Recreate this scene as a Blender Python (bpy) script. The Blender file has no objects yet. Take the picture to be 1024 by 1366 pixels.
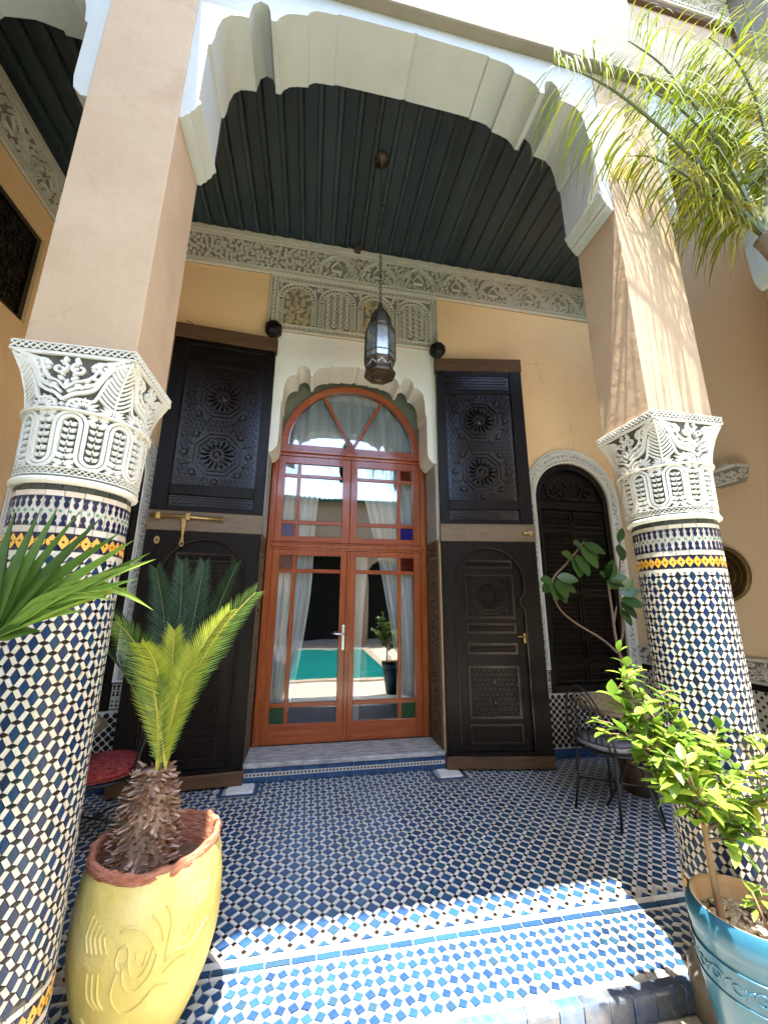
import bpy, bmesh, math, random
from math import sin, cos, pi, radians, sqrt, atan2, hypot
from mathutils import Vector, Matrix
from mathutils.geometry import tessellate_polygon

# ------------------------------------------------------------------ camera, sky, sun, exposure
scene = bpy.context.scene
COL = scene.collection
cam_data = bpy.data.cameras.new('camera')
cam = bpy.data.objects.new('camera', cam_data)
COL.objects.link(cam)
cam_data.sensor_fit = 'VERTICAL'
cam_data.sensor_height = 24.0
cam_data.lens = 24.0 * 512.80 / 1366.0
cam_data.clip_start = 0.05
cam_data.clip_end = 500
FW = Vector((0.17948416, 0.95590747, 0.2324357))
RT = Vector((0.98258844, -0.18572635, 0.00506867))
UP = Vector((-0.04801461, -0.22747888, 0.97259856))
CAM = Vector((-0.43183, -3.78192, 1.45))
cam.matrix_world = Matrix(((RT.x, UP.x, -FW.x, CAM.x), (RT.y, UP.y, -FW.y, CAM.y), (RT.z, UP.z, -FW.z, CAM.z), (0, 0, 0, 1)))
scene.camera = cam

SUN = Vector((-0.07, -0.188, 1.0)).normalized()          # direction towards the sun
sun_el = math.asin(SUN.z)
sun_az = atan2(SUN.x, SUN.y)                              # clockwise from +Y
world = bpy.data.worlds.new('World')
scene.world = world
world.use_nodes = True
wn = world.node_tree.nodes
wl = world.node_tree.links
bg = wn['Background']
sky = wn.new('ShaderNodeTexSky')
sky.sky_type = 'NISHITA'
sky.sun_disc = False
sky.sun_elevation = sun_el
sky.sun_rotation = sun_az
sky.air_density = 1.0
sky.dust_density = 1.0
wl.new(sky.outputs[0], bg.inputs[0])
bg.inputs[1].default_value = 0.15
sl = bpy.data.lights.new('sun', 'SUN')
sl.energy = 2.0
sl.angle = radians(0.53)
sl.color = (1.0, 0.95, 0.86)
so = bpy.data.objects.new('sun', sl)
so.rotation_euler = SUN.to_track_quat('Z', 'Y').to_euler()
so.location = (0, -6, 14)
COL.objects.link(so)
vs = scene.view_settings
vs.view_transform = 'Standard'
vs.look = 'None'
vs.exposure = 3.95
vs.gamma = 1.0
vs.use_curve_mapping = False
scene.cycles.use_denoising = True
scene.cycles.max_bounces = 14
scene.cycles.diffuse_bounces = 7
scene.cycles.glossy_bounces = 4
scene.cycles.transparent_max_bounces = 24
scene.cycles.caustics_reflective = False
scene.cycles.caustics_refractive = False
scene.cycles.sample_clamp_indirect = 6.0

# ------------------------------------------------------------------ materials
MATS = {}
def lin(c):
    return tuple((x / 255 / 12.92) if x / 255 <= 0.04045 else ((x / 255 + 0.055) / 1.055) ** 2.4 for x in c)

def material(name, col, rough=0.6, spec=0.4, var=0.0, vscale=4.0, col2=None, bump=0.0, bscale=40.0, metal=0.0,
             rnd=None, coat=0.0, trans=0.0, stretch=None, detail=6.0, blotch=None, crack=None):
    """col linear rgb; col2 mixed in by noise (var = amount); rnd = list of colours picked per piece."""
    m = bpy.data.materials.new(name)
    m.use_nodes = True
    n, l = m.node_tree.nodes, m.node_tree.links
    b = n['Principled BSDF']
    b.inputs['Roughness'].default_value = rough
    b.inputs['Specular IOR Level'].default_value = spec
    b.inputs['Metallic'].default_value = metal
    b.inputs['Coat Weight'].default_value = coat
    b.inputs['Coat Roughness'].default_value = 0.08
    tc = n.new('ShaderNodeTexCoord')
    vec = tc.outputs['Object']
    if stretch:
        mp = n.new('ShaderNodeMapping')
        mp.inputs['Scale'].default_value = stretch
        l.new(vec, mp.inputs[0])
        vec = mp.outputs[0]
    src = None
    if rnd:
        oi = n.new('ShaderNodeObjectInfo')
        ge = n.new('ShaderNodeNewGeometry')
        ad = n.new('ShaderNodeMath'); ad.operation = 'ADD'
        fr = n.new('ShaderNodeMath'); fr.operation = 'FRACT'
        l.new(oi.outputs['Random'], ad.inputs[0]); l.new(ge.outputs['Random Per Island'], ad.inputs[1])
        l.new(ad.outputs[0], fr.inputs[0])
        rp = n.new('ShaderNodeValToRGB')
        rp.color_ramp.interpolation = 'LINEAR'
        els = rp.color_ramp.elements
        while len(els) < len(rnd): els.new(0.5)
        for i, c in enumerate(rnd):
            els[i].position = i / (len(rnd) - 1)
            els[i].color = (*c, 1)
        l.new(fr.outputs[0], rp.inputs[0])
        src = rp.outputs[0]
    if var > 0:
        nz = n.new('ShaderNodeTexNoise')
        nz.inputs['Scale'].default_value = vscale
        nz.inputs['Detail'].default_value = detail
        nz.inputs['Roughness'].default_value = 0.62
        l.new(vec, nz.inputs['Vector'])
        rp = n.new('ShaderNodeValToRGB')
        rp.color_ramp.elements[0].position = 0.35
        rp.color_ramp.elements[1].position = 0.68
        rp.color_ramp.elements[0].color = (0, 0, 0, 1)
        rp.color_ramp.elements[1].color = (var, var, var, 1)
        l.new(nz.outputs[0], rp.inputs[0])
        mx = n.new('ShaderNodeMix'); mx.data_type = 'RGBA'
        l.new(rp.outputs[0], mx.inputs[0])
        if src: l.new(src, mx.inputs[6])
        else: mx.inputs[6].default_value = (*col, 1)
        c2 = col2 or tuple(x * 0.6 for x in col)
        mx.inputs[7].default_value = (*c2, 1)
        src = mx.outputs[2]
    if blotch:                                      # second, larger stain layer: (colour, amount, scale)
        nz = n.new('ShaderNodeTexNoise')
        nz.inputs['Scale'].default_value = blotch[2]
        nz.inputs['Detail'].default_value = 8
        l.new(vec, nz.inputs['Vector'])
        rp = n.new('ShaderNodeValToRGB')
        rp.color_ramp.elements[0].position = 0.54
        rp.color_ramp.elements[1].position = 0.72
        rp.color_ramp.elements[0].color = (0, 0, 0, 1)
        rp.color_ramp.elements[1].color = (blotch[1],) * 3 + (1,)
        l.new(nz.outputs[0], rp.inputs[0])
        mx = n.new('ShaderNodeMix'); mx.data_type = 'RGBA'
        l.new(rp.outputs[0], mx.inputs[0])
        if src: l.new(src, mx.inputs[6])
        else: mx.inputs[6].default_value = (*col, 1)
        mx.inputs[7].default_value = (*blotch[0], 1)
        src = mx.outputs[2]
    if crack:                                       # fine hairline cracks: (colour, scale)
        nz = n.new('ShaderNodeTexNoise'); nz.inputs['Scale'].default_value = 3.0; nz.inputs['Detail'].default_value = 5
        l.new(vec, nz.inputs['Vector'])
        va = n.new('ShaderNodeVectorMath'); va.operation = 'MULTIPLY_ADD'
        va.inputs[1].default_value = (0.35, 0.35, 0.35)
        l.new(nz.outputs['Color'], va.inputs[0]); l.new(vec, va.inputs[2])
        vo = n.new('ShaderNodeTexVoronoi'); vo.feature = 'DISTANCE_TO_EDGE'; vo.inputs['Scale'].default_value = crack[1]
        l.new(va.outputs[0], vo.inputs['Vector'])
        r1 = n.new('ShaderNodeValToRGB')
        r1.color_ramp.elements[0].position = 0.002; r1.color_ramp.elements[0].color = (1, 1, 1, 1)
        r1.color_ramp.elements[1].position = 0.007; r1.color_ramp.elements[1].color = (0, 0, 0, 1)
        l.new(vo.outputs['Distance'], r1.inputs[0])
        n2 = n.new('ShaderNodeTexNoise'); n2.inputs['Scale'].default_value = 1.7
        l.new(vec, n2.inputs['Vector'])
        r2 = n.new('ShaderNodeValToRGB')
        r2.color_ramp.elements[0].position = 0.50; r2.color_ramp.elements[1].position = 0.60
        r2.color_ramp.elements[1].color = (0.6, 0.6, 0.6, 1)
        l.new(n2.outputs[0], r2.inputs[0])
        mu = n.new('ShaderNodeMath'); mu.operation = 'MULTIPLY'
        l.new(r1.outputs[0], mu.inputs[0]); l.new(r2.outputs[0], mu.inputs[1])
        mx = n.new('ShaderNodeMix'); mx.data_type = 'RGBA'
        l.new(mu.outputs[0], mx.inputs[0])
        if src: l.new(src, mx.inputs[6])
        else: mx.inputs[6].default_value = (*col, 1)
        mx.inputs[7].default_value = (*crack[0], 1)
        src = mx.outputs[2]
    if src: l.new(src, b.inputs['Base Color'])
    else: b.inputs['Base Color'].default_value = (*col, 1)
    if bump > 0:
        nz = n.new('ShaderNodeTexNoise')
        nz.inputs['Scale'].default_value = bscale
        nz.inputs['Detail'].default_value = 5
        l.new(vec, nz.inputs['Vector'])
        bp = n.new('ShaderNodeBump')
        bp.inputs['Strength'].default_value = bump
        bp.inputs['Distance'].default_value = 0.01
        l.new(nz.outputs[0], bp.inputs['Height'])
        l.new(bp.outputs[0], b.inputs['Normal'])
    if trans > 0:
        tr = n.new('ShaderNodeBsdfTranslucent')
        if src: l.new(src, tr.inputs[0])
        else: tr.inputs[0].default_value = (*col, 1)
        ms = n.new('ShaderNodeMixShader')
        ms.inputs[0].default_value = trans
        l.new(b.outputs[0], ms.inputs[1]); l.new(tr.outputs[0], ms.inputs[2])
        l.new(ms.outputs[0], n['Material Output'].inputs[0])
    MATS[name] = m
    return m

def glass_material(name, tint, refl=0.18, rough=0.0, body=None, bodyamt=0.0):
    m = bpy.data.materials.new(name)
    m.use_nodes = True
    n, l = m.node_tree.nodes, m.node_tree.links
    n.remove(n['Principled BSDF'])
    tr = n.new('ShaderNodeBsdfTransparent'); tr.inputs[0].default_value = (*tint, 1)
    gl = n.new('ShaderNodeBsdfGlossy'); gl.inputs['Roughness'].default_value = rough
    gl.inputs[0].default_value = (0.95, 0.97, 1, 1)
    fr = n.new('ShaderNodeFresnel'); fr.inputs[0].default_value = 1.5
    ma = n.new('ShaderNodeMath'); ma.operation = 'MULTIPLY_ADD'
    ma.inputs[1].default_value = 1.0; ma.inputs[2].default_value = refl
    ma.use_clamp = True
    l.new(fr.outputs[0], ma.inputs[0])
    tc = n.new('ShaderNodeTexCoord')
    nz = n.new('ShaderNodeTexNoise'); nz.inputs['Scale'].default_value = 2.2; nz.inputs['Detail'].default_value = 1
    l.new(tc.outputs['Object'], nz.inputs['Vector'])
    bp = n.new('ShaderNodeBump'); bp.inputs['Strength'].default_value = 0.10; bp.inputs['Distance'].default_value = 0.02
    l.new(nz.outputs[0], bp.inputs['Height'])
    l.new(bp.outputs[0], gl.inputs['Normal'])
    base = tr
    if body:
        df = n.new('ShaderNodeBsdfDiffuse'); df.inputs[0].default_value = (*body, 1)
        m0 = n.new('ShaderNodeMixShader'); m0.inputs[0].default_value = bodyamt
        l.new(tr.outputs[0], m0.inputs[1]); l.new(df.outputs[0], m0.inputs[2])
        base = m0
    ms = n.new('ShaderNodeMixShader')
    l.new(ma.outputs[0], ms.inputs[0])
    l.new(base.outputs[0], ms.inputs[1]); l.new(gl.outputs[0], ms.inputs[2])
    l.new(ms.outputs[0], n['Material Output'].inputs[0])
    MATS[name] = m
    return m

M = material
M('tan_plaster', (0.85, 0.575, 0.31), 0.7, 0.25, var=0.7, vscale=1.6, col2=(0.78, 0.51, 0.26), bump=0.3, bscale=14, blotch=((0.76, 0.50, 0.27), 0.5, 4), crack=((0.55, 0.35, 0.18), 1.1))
M('tan_plaster_side', (0.74, 0.56, 0.355), 0.7, 0.25, var=0.5, vscale=1.3, col2=(0.78, 0.60, 0.39), bump=0.12, bscale=25)
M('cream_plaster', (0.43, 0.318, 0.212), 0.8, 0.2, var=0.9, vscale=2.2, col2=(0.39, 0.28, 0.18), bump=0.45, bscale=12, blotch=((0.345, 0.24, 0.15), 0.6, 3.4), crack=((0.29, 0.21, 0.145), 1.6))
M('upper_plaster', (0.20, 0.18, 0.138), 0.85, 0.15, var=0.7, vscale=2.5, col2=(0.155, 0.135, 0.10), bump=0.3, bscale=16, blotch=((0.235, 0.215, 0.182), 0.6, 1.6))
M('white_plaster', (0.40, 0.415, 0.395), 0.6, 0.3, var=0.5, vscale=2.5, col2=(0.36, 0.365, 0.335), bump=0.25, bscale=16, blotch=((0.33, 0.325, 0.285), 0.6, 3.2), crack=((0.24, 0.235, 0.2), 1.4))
M('ivory_plaster', (0.80, 0.775, 0.70), 0.65, 0.3, var=0.6, vscale=3.5, col2=(0.74, 0.70, 0.61), bump=0.15, bscale=20, blotch=((0.70, 0.64, 0.52), 0.4, 5))
M('niche_white', (0.80, 0.78, 0.72), 0.75, 0.2, var=0.4, vscale=14, col2=(0.70, 0.67, 0.6))
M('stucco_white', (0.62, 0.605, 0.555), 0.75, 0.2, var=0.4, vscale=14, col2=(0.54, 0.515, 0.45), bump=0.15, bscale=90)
M('stucco_ground', (0.11, 0.102, 0.082), 0.9, 0.1, var=0.6, vscale=14, col2=(0.06, 0.055, 0.044), bump=0.2, bscale=90)  # shade of the carved recesses put into a darker ground colour
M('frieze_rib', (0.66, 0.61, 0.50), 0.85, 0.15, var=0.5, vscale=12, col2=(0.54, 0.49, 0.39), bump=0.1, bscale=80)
M('frieze_ground', (0.25, 0.23, 0.185), 0.9, 0.1, var=0.5, vscale=9, col2=(0.33, 0.30, 0.24))  # greyer than the ribs: groove shade put into the colour
M('panel_ground', (0.22, 0.20, 0.155), 0.9, 0.1, var=0.5, vscale=9, col2=(0.28, 0.255, 0.20))  # panel recesses darkened by colour to stand for their shade
M('niche_ground', (0.40, 0.38, 0.32), 0.9, 0.1, var=0.5, vscale=9, col2=(0.33, 0.31, 0.26))  # recess shade painted in, milder than on the other carvings
M('gilt_rib', (0.56, 0.42, 0.235), 0.8, 0.2, var=0.6, vscale=15, col2=(0.52, 0.45, 0.33))
M('dark_wood', (0.0036, 0.0028, 0.0026), 0.34, 0.20, var=0.7, vscale=6, col2=(0.016, 0.0095, 0.0065), bump=0.35, bscale=30, stretch=(6, 6, 0.6))
M('carved_wood', (0.0110, 0.0058, 0.0042), 0.24, 0.45, var=0.6, vscale=16, col2=(0.013, 0.008, 0.006), bump=0.2, bscale=60)
M('beam_wood', (0.085, 0.045, 0.022), 0.6, 0.25, var=0.8, vscale=5, col2=(0.14, 0.078, 0.04), bump=0.3, bscale=30, stretch=(1, 6, 8), blotch=((0.05, 0.03, 0.018), 0.6, 3))
M('rail_wood', (0.155, 0.112, 0.076), 0.6, 0.25, var=0.8, vscale=5, col2=(0.21, 0.16, 0.115), bump=0.25, bscale=30, stretch=(1, 6, 8))
M('red_wood', (0.23, 0.036, 0.006), 0.30, 0.4, var=0.9, vscale=5, col2=(0.36, 0.085, 0.013), bump=0.06, bscale=40, stretch=(8, 8, 0.7), coat=0.35, blotch=((0.42, 0.13, 0.035), 0.4, 1.2))
M('red_wood_rail', (0.23, 0.036, 0.006), 0.30, 0.4, var=0.9, vscale=5, col2=(0.36, 0.085, 0.013), bump=0.06, bscale=40, stretch=(0.7, 8, 8), coat=0.35, blotch=((0.44, 0.14, 0.04), 0.5, 1.4))
M('ceiling_wood', (0.022, 0.024, 0.024), 0.34, 0.5, var=0.7, vscale=3, col2=(0.045, 0.064, 0.072), bump=0.2, bscale=20, stretch=(9, 0.6, 9), rnd=[(0.018, 0.026, 0.030), (0.042, 0.060, 0.067), (0.026, 0.033, 0.037), (0.034, 0.050, 0.058)])
BLUES = [(0.004, 0.013, 0.052), (0.006, 0.027, 0.085), (0.003, 0.008, 0.028), (0.005, 0.022, 0.070), (0.009, 0.036, 0.066), (0.004, 0.012, 0.058)]
M('tile_blue', (0.02, 0.06, 0.16), 0.30, 0.25, rnd=BLUES, var=0.12, vscale=60, col2=(0.05, 0.09, 0.15), bump=0.08, bscale=45)
FBLUES = [(0.008, 0.036, 0.10), (0.015, 0.062, 0.15), (0.007, 0.024, 0.075), (0.011, 0.050, 0.13), (0.018, 0.075, 0.12), (0.008, 0.032, 0.105), (0.018, 0.05, 0.075)]
M('floor_blue', (0.02, 0.06, 0.16), 0.30, 0.5, rnd=FBLUES, var=0.2, vscale=70, col2=(0.08, 0.13, 0.19), bump=0.08, bscale=45)
M('tile_white', (0.60, 0.57, 0.48), 0.28, 0.5, rnd=[(0.47, 0.45, 0.375), (0.52, 0.495, 0.425), (0.44, 0.41, 0.335), (0.51, 0.44, 0.365), (0.48, 0.475, 0.415)], var=0.2, vscale=50, col2=(0.45, 0.40, 0.32), bump=0.06, bscale=45)
M('floor_white', (0.60, 0.60, 0.55), 0.33, 0.4, rnd=[(0.54, 0.54, 0.49), (0.60, 0.60, 0.55), (0.50, 0.50, 0.44), (0.57, 0.57, 0.52)], var=0.5, vscale=9, col2=(0.38, 0.36, 0.31), bump=0.06, bscale=45)
M('tile_black', (0.015, 0.010, 0.009), 0.3, 0.22, rnd=[(0.007, 0.005, 0.0045), (0.016, 0.010, 0.007), (0.006, 0.005, 0.006)])
M('grout_dark', (0.16, 0.145, 0.12), 0.9, 0.1, var=0.6, vscale=30, col2=(0.10, 0.09, 0.075))
M('tile_navy', (0.008, 0.012, 0.045), 0.2, 0.5, rnd=[(0.006, 0.008, 0.028), (0.010, 0.018, 0.065), (0.007, 0.010, 0.035)])
M('tile_green', (0.05, 0.20, 0.13), 0.25, 0.5, rnd=[(0.05, 0.20, 0.13), (0.09, 0.28, 0.20)])
M('tile_yellow', (0.62, 0.32, 0.04), 0.25, 0.5, rnd=[(0.60, 0.30, 0.035), (0.68, 0.38, 0.07), (0.55, 0.27, 0.03)])
M('tile_pale', (0.58, 0.50, 0.40), 0.3, 0.5, rnd=[(0.60, 0.52, 0.42), (0.54, 0.45, 0.34), (0.64, 0.58, 0.49)])
M('tile_dark_row', (0.03, 0.04, 0.03), 0.25, 0.5, rnd=[(0.02, 0.03, 0.025), (0.05, 0.06, 0.05), (0.03, 0.035, 0.04)])
M('kerb_blue', (0.02, 0.05, 0.2), 0.25, 0.5, rnd=[(0.02, 0.035, 0.16), (0.035, 0.10, 0.23), (0.05, 0.07, 0.10), (0.025, 0.06, 0.16)], var=0.5, vscale=14, col2=(0.22, 0.20, 0.16), bump=0.1, bscale=40)
M('step_blue', (0.02, 0.05, 0.15), 0.22, 0.5, rnd=[(0.012, 0.035, 0.13), (0.02, 0.07, 0.16), (0.015, 0.05, 0.12)], var=0.3, vscale=30, col2=(0.10, 0.15, 0.2))
M('grout', (0.40, 0.37, 0.31), 0.9, 0.1, var=0.6, vscale=30, col2=(0.26, 0.23, 0.19))
M('marble', (0.52, 0.51, 0.47), 0.45, 0.35, stretch=(2.0, 7.0, 5.0), var=1.0, vscale=4, col2=(0.17, 0.165, 0.16), bump=0.05, bscale=30, detail=10)
M('stone_pad', (0.70, 0.69, 0.64), 0.7, 0.3, var=0.5, vscale=12, col2=(0.55, 0.53, 0.47), bump=0.2, bscale=30)
M('court_stone', (0.58, 0.52, 0.43), 0.85, 0.2, var=0.7, vscale=3.5, col2=(0.50, 0.45, 0.37), bump=0.3, bscale=25, blotch=((0.66, 0.62, 0.55), 0.6, 1.5))
M('brass', (0.55, 0.40, 0.15), 0.38, 0.5, metal=1.0, var=0.6, vscale=20, col2=(0.30, 0.20, 0.08))
M('brass_dark', (0.20, 0.14, 0.06), 0.42, 0.5, metal=0.9, var=0.7, vscale=14, col2=(0.10, 0.065, 0.03), bump=0.5, bscale=90)
M('lantern_metal', (0.075, 0.06, 0.045), 0.45, 0.5, metal=0.8, var=0.6, vscale=30, col2=(0.17, 0.12, 0.08), bump=0.3, bscale=120)
M('chain_metal', (0.11, 0.095, 0.075), 0.5, 0.5, metal=0.6)
M('steel', (0.75, 0.75, 0.76), 0.25, 0.5, metal=1.0)
M('iron', (0.012, 0.012, 0.012), 0.45, 0.45)
M('brass_inlay', (0.10, 0.065, 0.035), 0.5, 0.3, var=0.8, vscale=24, col2=(0.15, 0.10, 0.055))
M('curtain', (0.90, 0.88, 0.84), 0.9, 0.1, trans=0.15, var=0.3, vscale=5, col2=(0.8, 0.77, 0.71))
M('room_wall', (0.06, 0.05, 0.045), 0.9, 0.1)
M('yellow_glaze', (0.52, 0.465, 0.16), 0.55, 0.25, var=1.0, vscale=3.4, col2=(0.42, 0.31, 0.065), bump=0.6, bscale=22, blotch=((0.56, 0.53, 0.27), 0.7, 3.4))
M('yellow_glaze_line', (0.46, 0.39, 0.12), 0.5, 0.35, var=0.6, vscale=3, col2=(0.42, 0.30, 0.06))
M('yellow_relief', (0.74, 0.63, 0.19), 0.42, 0.45, var=0.6, vscale=3, col2=(0.66, 0.48, 0.09), bump=0.15, bscale=20)
M('terracotta', (0.22, 0.065, 0.032), 0.8, 0.2, var=0.9, vscale=22, col2=(0.40, 0.19, 0.12), bump=0.8, bscale=45, stretch=(1, 1, 4))
M('soil', (0.075, 0.05, 0.03), 0.95, 0.1, var=0.6, vscale=30, col2=(0.14, 0.10, 0.06), bump=1.0, bscale=60)
M('blue_glaze', (0.015, 0.075, 0.12), 0.28, 0.28, var=0.5, vscale=5, col2=(0.027, 0.11, 0.155), bump=0.06, bscale=18, coat=0.1)
M('clay_inside', (0.50, 0.32, 0.17), 0.85, 0.2, var=0.7, vscale=12, col2=(0.60, 0.42, 0.26), bump=0.3, bscale=30)
M('pebbles', (0.42, 0.34, 0.25), 0.85, 0.2, rnd=[(0.34, 0.26, 0.18), (0.52, 0.42, 0.31), (0.42, 0.33, 0.23), (0.24, 0.17, 0.11)], bump=0.3, bscale=30)
M('leaf_base', (0.22, 0.14, 0.085), 0.85, 0.2, rnd=[(0.085, 0.036, 0.018), (0.26, 0.15, 0.085), (0.12, 0.055, 0.026), (0.44, 0.32, 0.24), (0.16, 0.08, 0.04)])
M('cycad_old', (0.020, 0.050, 0.018), 0.5, 0.2, trans=0.22, rnd=[(0.018, 0.042, 0.012), (0.028, 0.062, 0.016), (0.013, 0.032, 0.011)])
M('cycad_mid', (0.09, 0.17, 0.03), 0.42, 0.4, trans=0.3, rnd=[(0.08, 0.16, 0.025), (0.13, 0.22, 0.04), (0.06, 0.13, 0.025)])
M('cycad_young', (0.30, 0.36, 0.035), 0.45, 0.35, trans=0.4, rnd=[(0.27, 0.34, 0.03), (0.36, 0.40, 0.045), (0.22, 0.30, 0.03)])
M('frond_rib', (0.40, 0.34, 0.06), 0.5, 0.35)
M('fan_green', (0.05, 0.12, 0.022), 0.42, 0.3, trans=0.3, rnd=[(0.055, 0.105, 0.010), (0.085, 0.155, 0.014), (0.045, 0.085, 0.010)], stretch=None)
M('fan_lime', (0.22, 0.34, 0.03), 0.4, 0.4, trans=0.4, rnd=[(0.20, 0.32, 0.03), (0.30, 0.40, 0.06), (0.14, 0.25, 0.03)])
M('fan_dry', (0.42, 0.38, 0.15), 0.7, 0.2, trans=0.2)
M('palm_leaf', (0.10, 0.16, 0.02), 0.5, 0.22, trans=0.4, rnd=[(0.07, 0.115, 0.007), (0.15, 0.185, 0.010), (0.095, 0.14, 0.008), (0.23, 0.24, 0.014)])
M('palm_leaf_yellow', (0.30, 0.30, 0.03), 0.5, 0.22, trans=0.4, rnd=[(0.17, 0.19, 0.012), (0.28, 0.25, 0.018)])
M('palm_rachis', (0.09, 0.10, 0.03), 0.5, 0.4)
M('palm_bark', (0.20, 0.16, 0.12), 0.9, 0.15, var=0.7, vscale=12, col2=(0.10, 0.075, 0.05), bump=1.0, bscale=30)
M('citrus_leaf', (0.12, 0.23, 0.035), 0.38, 0.4, trans=0.38, rnd=[(0.09, 0.19, 0.02), (0.18, 0.29, 0.035), (0.12, 0.23, 0.025), (0.26, 0.34, 0.045)])
M('citrus_yellow', (0.36, 0.38, 0.05), 0.4, 0.4, trans=0.4)
M('twig', (0.20, 0.13, 0.07), 0.8, 0.2, var=0.5, vscale=20, col2=(0.13, 0.09, 0.05))
M('rubber_leaf', (0.035, 0.08, 0.018), 0.28, 0.5, trans=0.15, rnd=[(0.03, 0.07, 0.018), (0.055, 0.115, 0.022), (0.035, 0.085, 0.02), (0.025, 0.05, 0.016)])
M('rubber_stem', (0.17, 0.12, 0.09), 0.8, 0.2)
M('red_cushion', (0.20, 0.014, 0.018), 0.85, 0.2, var=1.0, vscale=38, col2=(0.42, 0.10, 0.09), bump=0.5, bscale=120)
M('grey_cushion', (0.20, 0.20, 0.23), 0.85, 0.2, var=0.5, vscale=60, col2=(0.30, 0.30, 0.33), bump=0.4, bscale=120)
M('table_mosaic', (0.30, 0.24, 0.14), 0.35, 0.5, rnd=[(0.34, 0.27, 0.13), (0.52, 0.43, 0.25), (0.20, 0.13, 0.06), (0.44, 0.37, 0.21)])
M('table_edge', (0.16, 0.12, 0.075), 0.4, 0.4)
M('roof_tile', (0.06, 0.14, 0.08), 0.4, 0.4, var=0.5, vscale=8, col2=(0.10, 0.2, 0.12))
M('water', (0.010, 0.20, 0.19), 0.04, 0.5, bump=0.1, bscale=8, var=0.4, vscale=2, col2=(0.02, 0.27, 0.26))
M('far_wall', (0.62, 0.47, 0.32), 0.85, 0.15, var=0.6, vscale=1.2, col2=(0.52, 0.38, 0.25))
M('far_dark', (0.02, 0.016, 0.014), 0.7, 0.2)
glass_material('clear_glass', (0.94, 0.95, 0.95), 0.075)
M('infill_board', (0.16, 0.165, 0.12), 0.7, 0.25, var=0.5, vscale=6, col2=(0.11, 0.115, 0.085))
glass_material('glass_blue', (0.02, 0.035, 0.30), 0.08, body=(0.012, 0.02, 0.20), bodyamt=0.6)
glass_material('glass_violet', (0.12, 0.11, 0.22), 0.10, body=(0.09, 0.085, 0.17), bodyamt=0.6)
glass_material('glass_red', (0.20, 0.01, 0.01), 0.05, body=(0.09, 0.006, 0.006), bodyamt=0.6)
glass_material('glass_brown', (0.20, 0.04, 0.01), 0.05, body=(0.14, 0.025, 0.008), bodyamt=0.6)
glass_material('glass_green', (0.01, 0.12, 0.02), 0.05, body=(0.006, 0.075, 0.012), bodyamt=0.6)
glass_material('lantern_glass', (0.75, 0.76, 0.72), 0.12, rough=0.15, body=(0.4, 0.42, 0.40), bodyamt=0.3)

# ------------------------------------------------------------------ mesh helpers
def thing(name, label, cat, loc=(0, 0, 0), group=None):
    o = bpy.data.objects.new(name, None)
    o.empty_display_size = 0.1
    o.location = loc
    COL.objects.link(o)
    o['label'] = label; o['category'] = cat; o['kind'] = 'thing'
    if group: o['group'] = group
    return o

def tag(o, label=None, cat=None, group=None, kind=None):
    if label: o['label'] = label
    if cat: o['category'] = cat; o['kind'] = 'thing'
    if group: o['group'] = group
    if kind: o['kind'] = kind
    return o

def adopt(o, parent):
    o.parent = parent
    if parent.type == 'EMPTY':
        o.matrix_parent_inverse = Matrix.Translation(-Vector(parent.location))

def place(mesh, name, parent, mw=None):
    o = bpy.data.objects.new(name, mesh)
    COL.objects.link(o)
    if mw is not None: o.matrix_world = mw
    if parent is not None:
        adopt(o, parent)
        if mw is not None: o.matrix_basis = mw
    return o

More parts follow.
